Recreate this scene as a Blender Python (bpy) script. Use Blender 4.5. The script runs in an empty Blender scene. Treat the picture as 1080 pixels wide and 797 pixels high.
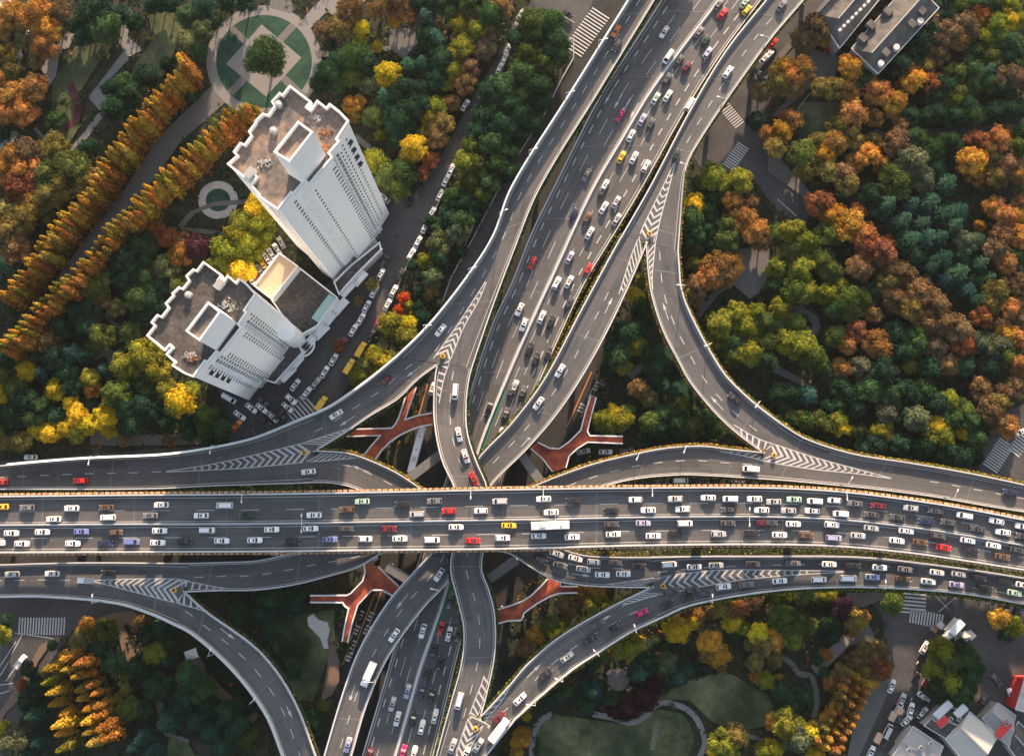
import bpy, math, random, itertools
from mathutils import Vector, Matrix, Euler
random.seed(7)
R = math.radians
SC = bpy.context.scene
COL = SC.collection
# ------------------------------------------------------------ camera, sky, sun, exposure
CAM_H, F_PX = 360.0, 1050.0
ROT = Euler((math.atan(147/F_PX), math.atan(13/F_PX), 0), 'XYZ')   # looks down, tilted slightly
cam = bpy.data.cameras.new('camera'); cam.sensor_width = 36; cam.lens = 36*F_PX/1080
cam.clip_start = 1; cam.clip_end = 6000
camo = bpy.data.objects.new('camera', cam); COL.objects.link(camo)
camo.location = (0, 0, CAM_H); camo.rotation_euler = ROT; SC.camera = camo
SUN_EL, SUN_AZ = 16.0, 7.0        # azimuth: degrees clockwise from +Y (top of the photograph)
w = bpy.data.worlds.new('World'); SC.world = w; w.use_nodes = True
nt = w.node_tree; bg = nt.nodes['Background']
sky = nt.nodes.new('ShaderNodeTexSky'); sky.sky_type = 'NISHITA'; sky.sun_disc = False
sky.sun_elevation = R(SUN_EL); sky.sun_rotation = R(SUN_AZ); sky.dust_density = 2.0
hsv = nt.nodes.new('ShaderNodeHueSaturation'); hsv.inputs['Saturation'].default_value = .7
nt.links.new(sky.outputs[0], hsv.inputs['Color']); nt.links.new(hsv.outputs[0], bg.inputs[0]); bg.inputs[1].default_value = 0.115
sl = bpy.data.lights.new('sun', 'SUN'); sl.energy = 5.0; sl.angle = R(1.0); sl.color = (1.0, 0.7, 0.46)
so = bpy.data.objects.new('sun', sl); COL.objects.link(so)
sd = Vector((math.sin(R(SUN_AZ))*math.cos(R(SUN_EL)), math.cos(R(SUN_AZ))*math.cos(R(SUN_EL)), math.sin(R(SUN_EL))))
so.rotation_euler = sd.to_track_quat('Z', 'Y').to_euler(); so.location = (0, 300, 200)
SC.view_settings.view_transform = 'Standard'; SC.view_settings.look = 'None'
SC.view_settings.gamma = 1; SC.view_settings.use_curve_mapping = False
SC.view_settings.exposure = 1.6
SC.render.engine = 'CYCLES'
SC.cycles.max_bounces = 5; SC.cycles.transparent_max_bounces = 4

# ------------------------------------------------------------ measuring: photograph pixel + height -> place
RM = ROT.to_matrix(); RMI = RM.transposed()
def at(px, py, z=0.0):
    d = RM @ Vector(((px-540)/F_PX, (398.5-py)/F_PX, -1))
    t = (CAM_H-z)/(-d.z)
    return Vector((d.x*t, d.y*t, z))
def proj(p):
    q = RMI @ (Vector(p)-Vector((0, 0, CAM_H)))
    return (540+F_PX*q.x/-q.z, 398.5-F_PX*q.y/-q.z)
def K(ox, oy, pts, s=3.985): return [(ox+p[0]/s, oy+p[1]/s) for p in pts]

# ------------------------------------------------------------ materials
MATS = {}
def mat(name, col, rough=0.8, noise=None, col2=None, metal=0.0, spec=0.3, bump=0, objcol=False, emit=None):
    if name in MATS: return MATS[name]
    m = bpy.data.materials.new(name); m.use_nodes = True; n = m.node_tree; b = n.nodes['Principled BSDF']
    b.inputs['Base Color'].default_value = (*col, 1); b.inputs['Roughness'].default_value = rough
    b.inputs['Metallic'].default_value = metal; b.inputs['Specular IOR Level'].default_value = spec
    src = None
    if objcol:
        oi = n.nodes.new('ShaderNodeObjectInfo'); src = oi.outputs['Color']
    if noise:
        tc = n.nodes.new('ShaderNodeNewGeometry'); last = None
        for k, (sc, amt) in enumerate(noise):
            t = n.nodes.new('ShaderNodeTexNoise'); t.inputs['Scale'].default_value = sc; t.inputs['Detail'].default_value = 6
            t.inputs['Roughness'].default_value = 0.65
            n.links.new(tc.outputs['Position'], t.inputs['Vector'])
            r = n.nodes.new('ShaderNodeMapRange'); r.inputs[1].default_value = 0.3; r.inputs[2].default_value = 0.7
            r.inputs[3].default_value = 1-amt; r.inputs[4].default_value = 1+amt
            n.links.new(t.outputs['Fac'], r.inputs[0])
            if last is None: last = r.outputs[0]
            else:
                mm = n.nodes.new('ShaderNodeMath'); mm.operation = 'MULTIPLY'
                n.links.new(last, mm.inputs[0]); n.links.new(r.outputs[0], mm.inputs[1]); last = mm.outputs[0]
            if k == 0: fac0 = t.outputs['Fac']
        base = src
        if base is None:
            cr = n.nodes.new('ShaderNodeMixRGB'); cr.inputs[1].default_value = (*col, 1); cr.inputs[2].default_value = (*(col2 or col), 1)
            mr = n.nodes.new('ShaderNodeMapRange'); mr.inputs[1].default_value = 0.38; mr.inputs[2].default_value = 0.62
            n.links.new(fac0, mr.inputs[0]); n.links.new(mr.outputs[0], cr.inputs[0]); base = cr.outputs[0]
        vm = n.nodes.new('ShaderNodeVectorMath'); vm.operation = 'SCALE'
        n.links.new(base, vm.inputs[0]); n.links.new(last, vm.inputs['Scale']); src = vm.outputs[0]
    if src is not None: n.links.new(src, b.inputs['Base Color'])
    MATS[name] = m; return m
ASPH = mat('asphalt', (.064, .064, .068), .85, [(.05, .15), (.9, .12), (4, .15)], (.075, .073, .073))
ASPH2 = mat('ground_asphalt', (.055, .055, .058), .9, [(.06, .2), (.7, .15), (4, .15)], (.072, .07, .069))
CONC = mat('concrete', (.34, .34, .33), .8, [(.3, .12), (3, .1)], (.3, .29, .28))
JOINT = mat('joint_concrete', (.13, .13, .13), .85, [(2, .2)])
PARA = mat('parapet_paint', (.52, .53, .53), .7, [(.4, .12), (3, .08)], (.46, .46, .46))
BARR = mat('noise_barrier_panel', (.46, .53, .56), .4, [(.5, .08), (2, .08)], (.42, .48, .5))
WHITE = mat('road_paint', (.56, .56, .55), .7, [(.5, .25), (5, .3)], (.36, .36, .36))
YEL = mat('yellow_paint', (.6, .36, .05), .7, [(2, .2)])
ORPAINT = mat('orange_lane_paint', (.5, .2, .05), .7, [(2, .2)])
TERRA = mat('planter_terracotta', (.58, .36, .24), .8, [(2, .2)])
GRNPAINT = mat('green_median', (.03, .15, .1), .8, [(1, .2)])
RED = mat('red_walkway', (.26, .055, .04), .8, [(.22, .35), (1.2, .2), (5, .2)], (.42, .1, .04))
STEEL = mat('grey_steel', (.35, .36, .37), .5, metal=.6)
LAMPW = mat('lamp_white', (.7, .7, .7), .5)
GLASS = mat('car_glass', (.012, .014, .017), .12, spec=.6)
CARP = mat('car_paint', (.8, .8, .8), .28, objcol=True, spec=.5)
TYRE = mat('tyre', (.02, .02, .02), .9)
WALL = mat('white_tile_wall', (.9, .88, .85), .6, [(.15, .05), (1.5, .04)], (.86, .84, .81))
WIN = mat('window_glass', (.1, .105, .11), .2, spec=.5)
ROOF = mat('tar_roof', (.1, .1, .1), .9, [(.09, .2), (.7, .35), (3, .25)], (.23, .165, .125))
ROOFD = mat('dark_tar_roof', (.05, .048, .048), .9, [(.1, .2), (.8, .3), (3, .2)], (.085, .078, .072))
TRIM = mat('parapet_white', (.75, .74, .73), .6)
BEIGE = mat('beige_roof', (.5, .39, .27), .9, [(.4, .12), (3, .12)], (.42, .32, .22))
PAVE = mat('paving', (.13, .127, .12), .9, [(.3, .15), (3, .15)], (.1, .1, .095))
PAVEL = mat('light_paving', (.2, .195, .19), .9, [(.3, .12), (3, .15)], (.17, .165, .16))
BROWNP = mat('brown_bridge_paving', (.18, .12, .085), .9, [(.4, .2), (3, .2)], (.13, .1, .08))
SOIL = mat('park_soil', (.022, .032, .02), 1, [(.03, .3), (.3, .3), (2, .3)], (.035, .035, .022))
LAWN = mat('lawn_grass', (.034, .055, .022), 1, [(.06, .35), (.4, .3), (4, .4)], (.10, .105, .05))
LAWN2 = mat('green_flower_bed', (.013, .045, .03), 1, [(.2, .2), (2, .25)], (.018, .058, .038))
DASPH = mat('dark_asphalt', (.026, .027, .028), .95, [(.06, .2), (.7, .2), (4, .15)], (.036, .036, .036))  # darker copy of the ground asphalt, laid on the streets under the viaducts
REDBED = mat('purple_ground_plants', (.06, .02, .03), 1, [(.3, .3), (3, .3)], (.09, .03, .03))
TRUNK = mat('bark', (.09, .065, .045), .95)
TILEG = mat('grey_roof_tiles', (.062, .062, .062), .85, [(.25, .25), (3, .25)], (.095, .088, .08))
SHEET = mat('white_sheet_roof', (.46, .43, .39), .5, [(.25, .2), (2, .12)], (.36, .35, .33))
REDP = mat('red_sheet', (.5, .04, .04), .6, [(1, .15)])
TEAL = mat('teal_glazing', (.3, .45, .44), .3, [(2, .15)])
DARK = mat('dark_metal', (.04, .04, .045), .6)
YELBOX = mat('yellow_crash_drum', (.75, .38, .03), .6)
def worn_asphalt():
    m = bpy.data.materials.new('worn_asphalt'); m.use_nodes = True; n = m.node_tree; b = n.nodes['Principled BSDF']; b.inputs['Roughness'].default_value = .8; b.inputs['Specular IOR Level'].default_value = .3
    uv = n.nodes.new('ShaderNodeUVMap'); uv.uv_map = 'road'; geo = n.nodes.new('ShaderNodeNewGeometry')
    def noise(vec, scale, lo, hi, mp=None, det=5):
        if mp:
            k = n.nodes.new('ShaderNodeMapping'); k.inputs['Scale'].default_value = mp; n.links.new(vec, k.inputs['Vector']); vec = k.outputs[0]
        t = n.nodes.new('ShaderNodeTexNoise'); t.inputs['Scale'].default_value = scale; t.inputs['Detail'].default_value = det; n.links.new(vec, t.inputs['Vector'])
        r = n.nodes.new('ShaderNodeMapRange'); r.inputs[1].default_value = .3; r.inputs[2].default_value = .7; r.inputs[3].default_value = lo; r.inputs[4].default_value = hi; n.links.new(t.outputs['Fac'], r.inputs[0]); return r.outputs[0]
    def mul(a, c):
        k = n.nodes.new('ShaderNodeMath'); k.operation = 'MULTIPLY'; n.links.new(a, k.inputs[0]); n.links.new(c, k.inputs[1]); return k.outputs[0]
    f = mul(noise(uv.outputs[0], 1, .84, 1.16, (.02, 1.3, 1)), noise(uv.outputs[0], 1, .9, 1.1, (.15, 5, 1)))       # streaks along the lanes
    f = mul(f, noise(geo.outputs['Position'], .12, .88, 1.12)); f = mul(f, noise(geo.outputs['Position'], 3.5, .86, 1.14)); f = mul(f, noise(geo.outputs['Position'], 1.0, .9, 1.1))
    # repair patches: cells of a stretched voronoi, a few of them darker
    k = n.nodes.new('ShaderNodeMapping'); k.inputs['Scale'].default_value = (.045, .28, 1); n.links.new(uv.outputs[0], k.inputs['Vector'])
    v = n.nodes.new('ShaderNodeTexVoronoi'); v.distance = 'CHEBYCHEV'; v.inputs['Scale'].default_value = 1; v.inputs['Randomness'].default_value = .6; n.links.new(k.outputs[0], v.inputs['Vector'])
    sp = n.nodes.new('ShaderNodeSeparateColor'); n.links.new(v.outputs['Color'], sp.inputs[0]); r = n.nodes.new('ShaderNodeMapRange'); r.inputs[1].default_value = .78; r.inputs[2].default_value = .8; r.inputs[3].default_value = 1; r.inputs[4].default_value = .82; n.links.new(sp.outputs[0], r.inputs[0])
    f = mul(f, r.outputs[0])
    vm = n.nodes.new('ShaderNodeVectorMath'); vm.operation = 'SCALE'; vm.inputs[0].default_value = (.092, .091, .092); n.links.new(f, vm.inputs['Scale']); n.links.new(vm.outputs[0], b.inputs['Base Color'])
    MATS['worn_asphalt'] = m; return m
WORN = worn_asphalt()
def foliage():
    m = bpy.data.materials.new('foliage'); m.use_nodes = True; n = m.node_tree; n.nodes.clear()
    out = n.nodes.new('ShaderNodeOutputMaterial')
    oi = n.nodes.new('ShaderNodeObjectInfo'); g = n.nodes.new('ShaderNodeNewGeometry')
    r = n.nodes.new('ShaderNodeMapRange'); r.inputs[3].default_value = .55; r.inputs[4].default_value = 1.5
    n.links.new(g.outputs['Random Per Island'], r.inputs[0])
    nz = n.nodes.new('ShaderNodeTexNoise'); nz.inputs['Scale'].default_value = .35; nz.inputs['Detail'].default_value = 3
    n.links.new(g.outputs['Position'], nz.inputs['Vector'])
    r2 = n.nodes.new('ShaderNodeMapRange'); r2.inputs[1].default_value = .3; r2.inputs[2].default_value = .7; r2.inputs[3].default_value = -.012; r2.inputs[4].default_value = .022
    n.links.new(nz.outputs['Fac'], r2.inputs[0])
    hs = n.nodes.new('ShaderNodeHueSaturation'); ad = n.nodes.new('ShaderNodeMath'); ad.operation = 'ADD'; ad.inputs[1].default_value = .5
    n.links.new(r2.outputs[0], ad.inputs[0]); n.links.new(ad.outputs[0], hs.inputs['Hue'])
    n.links.new(r.outputs[0], hs.inputs['Value']); n.links.new(oi.outputs['Color'], hs.inputs['Color'])
    d = n.nodes.new('ShaderNodeBsdfDiffuse'); t = n.nodes.new('ShaderNodeBsdfTranslucent'); mx = n.nodes.new('ShaderNodeMixShader'); mx.inputs[0].default_value = .25
    n.links.new(hs.outputs[0], d.inputs[0]); n.links.new(hs.outputs[0], t.inputs[0])
    n.links.new(d.outputs[0], mx.inputs[1]); n.links.new(t.outputs[0], mx.inputs[2]); n.links.new(mx.outputs[0], out.inputs[0])
    MATS['foliage'] = m; return m
FOL = foliage()

# ------------------------------------------------------------ object helpers
def tag(o, label=None, cat=None, group=None, kind=None):
    if label: o['label'] = label
    if cat: o['category'] = cat
    if group: o['group'] = group
    if kind: o['kind'] = kind
    return o
def empty(name, loc=(0, 0, 0), rz=0, label=None, cat=None, group=None):
    o = bpy.data.objects.new(name, None); COL.objects.link(o); o.location = loc; o.rotation_euler = (0, 0, rz)
    o.empty_display_size = .5
    return tag(o, label, cat, group)
class MB:
    def __init__(s): s.v = []; s.f = []
    def face(s, pts):
        b = len(s.v); s.v += [tuple(p) for p in pts]; s.f.append(tuple(range(b, b+len(pts)))); return s
    def box(s, cx, cy, cz, sx, sy, sz, rz=0, taper=1.0):
        b = len(s.v); c, sn = math.cos(rz), math.sin(rz)
        for k in (-1, 1):
            t = 1 if k < 0 else taper
            for i, j in ((-1, -1), (1, -1), (1, 1), (-1, 1)):
                x, y = i*sx/2*t, j*sy/2*t
                s.v.append((cx+x*c-y*sn, cy+x*sn+y*c, cz+k*sz/2))
        for f in ((0, 3, 2, 1), (4, 5, 6, 7), (0, 1, 5, 4), (1, 2, 6, 5), (2, 3, 7, 6), (3, 0, 4, 7)): s.f.append(tuple(b+i for i in f))
        return s
    def bar(s, a, b_, wd, h):      # horizontal-ish bar between two points
        a, b_ = Vector(a), Vector(b_); d = b_-a; n = Vector((-d.y, d.x, 0)); n = n.normalized()*wd/2 if n.length > 1e-6 else Vector((wd/2, 0, 0))
        up = Vector((0, 0, h/2)); b = len(s.v)
        for p in (a, b_):
            for q in (n-up, n+up, -n+up, -n-up): s.v.append(tuple(p+q))
        for f in ((0, 1, 2, 3), (7, 6, 5, 4), (0, 4, 5, 1), (1, 5, 6, 2), (2, 6, 7, 3), (3, 7, 4, 0)): s.f.append(tuple(b+i for i in f))
        return s
    def cyl(s, a, b_, r0, r1, n=8, cap=True):
        a, b_ = Vector(a), Vector(b_); z = (b_-a).normalized(); x = z.orthogonal().normalized(); y = z.cross(x); b = len(s.v)
        for p, r in ((a, r0), (b_, r1)):
            for i in range(n):
                t = 2*math.pi*i/n; s.v.append(tuple(p+(x*math.cos(t)+y*math.sin(t))*r))
        for i in range(n): s.f.append((b+i, b+(i+1) % n, b+n+(i+1) % n, b+n+i))
        if cap: s.f.append(tuple(b+n+i for i in range(n))); s.f.append(tuple(b+n-1-i for i in range(n)))
        return s
    def prism(s, pts, z0, z1):      # pts: xy list
        a = sum(pts[i][0]*pts[(i+1) % len(pts)][1]-pts[(i+1) % len(pts)][0]*pts[i][1] for i in range(len(pts)))
        if a < 0: pts = pts[::-1]
        n = len(pts); b = len(s.v)
        for z in (z0, z1): s.v += [(p[0], p[1], z) for p in pts]
        for i in range(n): s.f.append((b+i, b+(i+1) % n, b+n+(i+1) % n, b+n+i))
        s.f.append(tuple(b+n+i for i in range(n))); s.f.append(tuple(b+n-1-i for i in range(n)))
        return s
    def wall(s, pts, t, h, closed=False, top=None):   # vertical wall band along 3D polyline (base points), thickness t centred
        P = [Vector(p) for p in pts]; n = len(P); O = []
        for i in range(n):
            a = P[i-1] if (i > 0 or closed) else P[i]; c = P[(i+1) % n] if (i < n-1 or closed) else P[i]
            d1 = (P[i]-a); d2 = (c-P[i]); d1.z = d2.z = 0
            d1 = d1.normalized() if d1.length > 1e-6 else d2.normalized(); d2 = d2.normalized() if d2.length > 1e-6 else d1
            m = (d1+d2); m = m.normalized() if m.length > .1 else d1
            k = 1/max(.5, m.dot(d1)); O.append(Vector((-m.y, m.x, 0))*t/2*k)
        b = len(s.v)
        for i in range(n):
            for q in (P[i]+O[i], P[i]+O[i]+Vector((0, 0, h)), P[i]-O[i]+Vector((0, 0, h)), P[i]-O[i]): s.v.append(tuple(q))
        m = n if closed else n-1
        for i in range(m):
            a, c = b+4*i, b+4*((i+1) % n)
            for j in range(4): s.f.append((a+j, a+(j+1) % 4, c+(j+1) % 4, c+j))
        if not closed: s.f.append((b, b+1, b+2, b+3)); e = b+4*(n-1); s.f.append((e+3, e+2, e+1, e))
        return s
    def build(s, name, m, parent=None, smooth=False, loc=None):
        me = bpy.data.meshes.new(name); me.from_pydata(s.v, [], s.f); me.materials.append(m)
        if smooth: me.shade_smooth()
        me.update(); o = bpy.data.objects.new(name, me); COL.objects.link(o)
        if parent: o.parent = parent
        if loc is not None: o.location = loc
        return o
def copy_tree(o, parent=None):
    c = o.copy(); COL.objects.link(c); c.parent = parent
    for ch in list(KIDS.get(o.name, ())) or [k for k in o.children]: copy_tree(ch, c)
    return c
KIDS = {}
def sheet(name, pts_px, z, m, kind='structure', label=None):
    from mathutils.geometry import tessellate_polygon
    P = [at(x, y, z) for x, y in pts_px]; mb = MB(); mb.v = [tuple(p) for p in P]
    for t in tessellate_polygon([P]):
        a, b, c = (P[i] for i in t)
        mb.f.append(tuple(t) if (b-a).cross(c-a).z > 0 else tuple(t)[::-1])
    o = mb.build(name, m); tag(o, label, None, None, kind); return o

# ------------------------------------------------------------ curves and roads
def catmull(pts, n):
    P = [Vector(p) for p in pts]
    L = [0]
    for i in range(1, len(P)): L.append(L[-1]+(P[i]-P[i-1]).length)
    out = []
    for k in range(n):
        s = L[-1]*k/(n-1); i = 0
        while i < len(P)-2 and L[i+1] < s: i += 1
        h = L[i+1]-L[i]; t = (s-L[i])/h
        m0 = (P[i+1]-P[i-1])/(L[i+1]-L[i-1]) if i > 0 else (P[i+1]-P[i])/h
        m1 = (P[i+2]-P[i])/(L[i+2]-L[i]) if i < len(P)-2 else (P[i+1]-P[i])/h
        t2, t3 = t*t, t*t*t
        out.append(P[i]*(2*t3-3*t2+1)+m0*h*(t3-2*t2+t)+P[i+1]*(-2*t3+3*t2)+m1*h*(t3-t2))
    return out
def extend(p, e0, e1):
    p = [Vector(q) for q in p]
    if e0: p.insert(0, p[0]+(p[0]-p[1]).normalized()*e0)
    if e1: p.append(p[-1]+(p[-1]-p[-2]).normalized()*e1)
    return p
ROADS = {}
class Lane: pass
class Road:
    """An elevated road between two edges measured in the photograph, at height z(t)."""
    def __init__(s, key, name, L, Rr, z, ext=(0, 0), say='', flow=1, slab=1.3, lanes=2, mat_=None):
        L, Rr = extend(L, *ext), extend(Rr, *ext)
        ln = sum((Vector(L[i+1])-Vector(L[i])).length for i in range(len(L)-1))
        n = max(6, int(ln/5)); a = catmull(L, n); b = catmull(Rr, n)
        zz = lambda t: z if isinstance(z, (int, float)) else (lambda u: z[int(u)]*(1-u+int(u))+z[min(len(z)-1, int(u)+1)]*(u-int(u)))(t*(len(z)-1)*.99999)
        s.a = [at(a[i].x, a[i].y, zz(i/(n-1))) for i in range(n)]; s.b = [at(b[i].x, b[i].y, zz(i/(n-1))) for i in range(n)]
        s.pa, s.pb = a, b; s.n = n; s.key = key; s.say = say; s.flow = flow; s.lanes = lanes
        s.S = [0]
        for i in range(1, n):
            s.S.append(s.S[-1]+((s.a[i]+s.b[i])/2-(s.a[i-1]+s.b[i-1])/2).length)
        s.len = s.S[-1]
        mb = MB()
        for i in range(n):
            for p in (s.a[i], s.b[i]): mb.v.append(tuple(p))
            for p in (s.a[i], s.b[i]): mb.v.append((p.x, p.y, p.z-slab))
        for i in range(n-1):
            q, r = 4*i, 4*i+4
            mb.f += [(q, q+1, r+1, r), (q+2, r+2, r+3, q+3), (q, r, r+2, q+2), (q+1, q+3, r+3, r+1)]
        mb.f += [(0, 2, 3, 1), (4*n-4, 4*n-3, 4*n-1, 4*n-2)]
        s.o = mb.build(name, mat_ or WORN); tag(s.o, None, None, None, 'structure')
        wd0 = (s.a[n//2]-s.b[n//2]).length; ul = s.o.data.uv_layers.new(name='road')
        for lp in s.o.data.loops: vi = lp.vertex_index; ul.data[lp.index].uv = (s.S[vi//4], wd0*(vi % 2)+7*len(ROADS))
        # make sure the top faces up
        nrm = s.o.data.polygons[0].normal
        if nrm.z < 0: s.o.data.flip_normals()
        ROADS[key] = s
    def P(s, d, f, dz=0):
        d = max(0, min(s.len*.99999, d)); i = 0
        lo, hi = 0, s.n-1
        while hi-lo > 1:
            m = (lo+hi)//2
            if s.S[m] <= d: lo = m
            else: hi = m
        i = lo; t = (d-s.S[i])/(s.S[i+1]-s.S[i]+1e-9)
        p = s.a[i].lerp(s.a[i+1], t).lerp(s.b[i].lerp(s.b[i+1], t), f); return p+Vector((0, 0, dz))
    def strip(s, mb, f, d0, d1, wd, dz=.02, f1=None):
        k = max(1, int((d1-d0)/4)); pr = None
        for i in range(k+1):
            d = d0+(d1-d0)*i/k; ff = f if f1 is None else f+(f1-f)*i/k
            p = s.P(d, ff, dz); q = s.P(d+.5, ff, dz)-s.P(d-.5, ff, dz); q.z = 0; q.normalize(); nn = Vector((-q.y, q.x, 0))*wd/2
            c = (p-nn, p+nn)
            if pr: mb.face((pr[0], c[0], c[1], pr[1]))
            pr = c
    def solid(s, mb, f, wd=.2, d0=0, d1=None): s.strip(mb, f, d0, s.len if d1 is None else d1, wd)
    def dash(s, mb, f, ln=4, gap=5, wd=.25, d0=0, d1=None, ph=2):
        d = d0+ph; e = s.len if d1 is None else d1
        while d+ln < e: s.strip(mb, f, d, d+ln, wd); d += ln+gap
    def edge(s, side, d0=0, d1=None, off=0, step=3.0):
        d1 = s.len if d1 is None else d1; k = max(1, int((d1-d0)/step)); out = []
        for i in range(k+1):
            d = d0+(d1-d0)*i/k; p = s.P(d, side); o = s.P(d, 1-side); q = (p-o); q.z = 0; q.normalize(); out.append(p+q*off)
        return out
    def parapet(s, side, h=1.1, t=.4, m=None, d0=0, d1=None, off=.2):
        return MB().wall(s.edge(side, d0, d1, off), t, h).build('parapet', m or PARA, s.o)
    def barrier(s, side, h=3.2, d0=0, d1=None):     # tall noise barrier: low wall, posts, leaning translucent panels
        s.parapet(side, .9, .45, None, d0, d1)
        E = s.edge(side, d0, d1, .3); E2 = s.edge(side, d0, d1, .55)
        mb = MB()
        for i in range(len(E)-1):
            a, b, c, d = E[i]+Vector((0, 0, .9)), E[i+1]+Vector((0, 0, .9)), E2[i+1]+Vector((0, 0, h)), E2[i]+Vector((0, 0, h))
            mb.face((a, b, c, d)); I = s.edge(side, d0, d1, -.25)
            mb.face((d, c, I[i+1]+Vector((0, 0, h+.45)), I[i]+Vector((0, 0, h+.45))))
        mb.build('noise_barrier', BARR, s.o)
        pm = MB()
        for i in range(0, len(E), 1): pm.bar(E[i]+Vector((0, 0, 0)), E2[i]+Vector((0, 0, h)), .12, .12)
        pm.build('barrier_frame', STEEL, s.o)
    def hedge(s, side, cols, d0=0, d1=None, wd=.9, off=.95, dz=.2, box=True):
        E = s.edge(side, d0, d1, off, 1.5)
        if box: MB().wall([p+Vector((0, 0, -.5)) for p in E], wd*.9, .7).build('planter_trough', SOIL, s.o)
        for k, (c, share) in enumerate(cols):
            mb = MB()
            for i in range(len(E)-1):
                for _ in range(int(9*share+random.random())):
                    t = random.random(); p = E[i].lerp(E[i+1], t)+Vector((random.uniform(-.5, .5)*wd, random.uniform(-.5, .5)*wd, dz+random.uniform(0, .5)))
                    leafquad(mb, p, random.uniform(.22, .45))
            o = mb.build('hedge_leaves', FOL, s.o); o.color = (*c, 1); o['kind'] = 'stuff'
def leafquad(mb, p, r, nrm=None):
    z = Vector(nrm) if nrm is not None else Vector((random.gauss(0, .6), random.gauss(0, .6), 1))
    z = z.normalized(); x = z.orthogonal().normalized(); y = z.cross(x); a = random.random()*6.28
    x, y = x*math.cos(a)+y*math.sin(a), y*math.cos(a)-x*math.sin(a)
    mb.face((p+x*r, p+y*r*.7, p-x*r, p-y*r*.7))
YG, DG, ORF = (.17, .17, .02), (.03, .055, .015), (.5, .17, .05)

k3 = lambda p: K(540, 0, p); k6 = lambda p: K(270, 200, p)
ZM = 14.0

def road(key, L, Rr, z, ext=(0, 0), say='', flow=1, lanes=2): return Road(key, 'elevated_road', L, Rr, z, ext, say, flow, 1.3, lanes)
N1, N2, N3, N4, N5, N6, N7 = (331, 476), (194, 623), (462.4, 384), (681.8, 255.5), (806, 478), (689, 618.4), (505, 758)
road('nw', [(665, 0), (600, 104), (540, 200), (521, 250), (496, 290), (463, 333), (440, 358), (420, 377)],
     [(690, 0), (629, 100), (568, 200), (540, 268), (521, 318), (508, 355), (497, 388)], ZM, (90, 0), 'the long ramp between the trees and the wide northern road')
road('warm', [(420, 377), (395, 398), (353, 428), (332, 438)], [N3, (440, 400), (420, 420), (390, 438), (365, 455), N1], ZM, (0, 0), 'the western arm of the ramp below the towers')
road('sarm', [N3, (459.5, 400), (458.5, 438), (462, 465), (468, 488), (481, 517), (484, 550), (476, 598), (483, 630), (490, 662), (488, 697), (478, 735), (471, 760)],
     [(497, 388), (494, 400), (491, 425), (492, 455), (501, 485), (513, 514), (515, 550), (507, 598), (515, 622), (521, 647), (521, 690), (511, 738), N7], [ZM, ZM, 15.5, 16.5, 16.5, 16, 15, ZM, ZM], (0, 0), 'the curved ramp through the middle')
road('wmerge', [(332, 438), (315, 445), (270, 463), (226, 473), (176, 480), (100, 483.5), (40, 488), (0, 492)],
     [(330, 508), (308, 509), (270, 510), (213, 512), (176, 514), (125, 515), (60, 515), (0, 515)], ZM, (0, 80), 'the western merged road above the deck')
road('smallw', [N1, (350, 477), (370, 479), (395, 488), (420, 500), (446, 517), (500, 548), (583, 576), (615, 586), (650, 588), (686, 588)],
     [(330, 508), (345, 508), (365, 511), (384, 518), (440, 552), (490, 574), (535, 582), (560, 597), (583, 610), (615, 616), (653, 618), N6], [ZM, ZM, 14, 14, ZM], (0, 0), 'the ramp dipping under the deck from west to east')
road('main', [(699, 0), (680, 30), (635, 100), (584, 200), (562, 245), (540, 300), (521, 340), (501, 400), (473, 500), (440, 600), (415, 690), (383, 797)],
     [(802, 0), (761, 55), (721, 118), (675, 200), (648, 245), (615, 300), (578, 380), (548, 450), (522, 530), (503, 600), (483, 685), (456, 797)], 6.2, (90, 80), 'the wide north-south road', 1, 8)
road('ne', [(808, 2), (766, 55), (728, 118), (685, 200), (658, 247)], [(843, 5), (810, 44), (766, 105), (736, 150), (723, 175), (719, 200), (714, 265)], ZM, (90, 0), 'the north-east ramp before its split', -1)
road('diag', [(658, 247), (653, 255), (615, 325), (575, 400), (540, 447), (503, 487), (478, 540), (458, 580), (443, 597), (410, 635), (380, 685), (363, 730), (343, 797)],
     [N4, (665, 295), (640, 348), (611, 400), (585, 438), (555, 473), (516, 513), (490, 560), (473, 610), (446, 640), (410, 690), (388, 737), (370, 797)], [ZM, ZM, 12.5, 11.3, 11.3, 12, 13], (0, 80), 'the long diagonal ramp', 1)
road('curve', [N4, (684, 288), (688, 313), (700, 350), (716, 381), (726, 400), (748, 428), (773, 453), N5],
     [(714, 265), (715, 280), (718, 308), (731, 340), (753, 380), (767, 400), (791, 423), (810, 438), (822, 447)], ZM, (0, 0), 'the big curved ramp by the eastern park', -1)
road('emerge', [(822, 447), (848, 463), (898, 479), (960, 489), (1023, 500), (1080, 512)],
     [(793, 503.5), (830, 506), (873, 510), (923, 515), (985, 523), (1036, 532), (1080, 539)], ZM, (0, 80), 'the eastern merged road above the deck', -1)
road('smalle', [N5, (766, 474), (741, 471), (703, 473), (670, 479), (628, 489), (590, 502), (555, 516), (450, 553), (395, 572), (330, 580), (300, 586), (270, 592), (232, 593.5), (200, 594.5)],
     [(793, 503.5), (753, 501), (716, 500), (665, 505), (628, 515), (575, 535), (500, 565), (410, 580), (378, 597), (345, 607), (308, 616), (270, 621), (235, 621.5), N2], [ZM, ZM, 15.5, 18, 19, 19, 18.5, 17.5, 16, 14.6, ZM, ZM], (0, 0), 'the ramp crossing under the deck from east to west')
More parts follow.
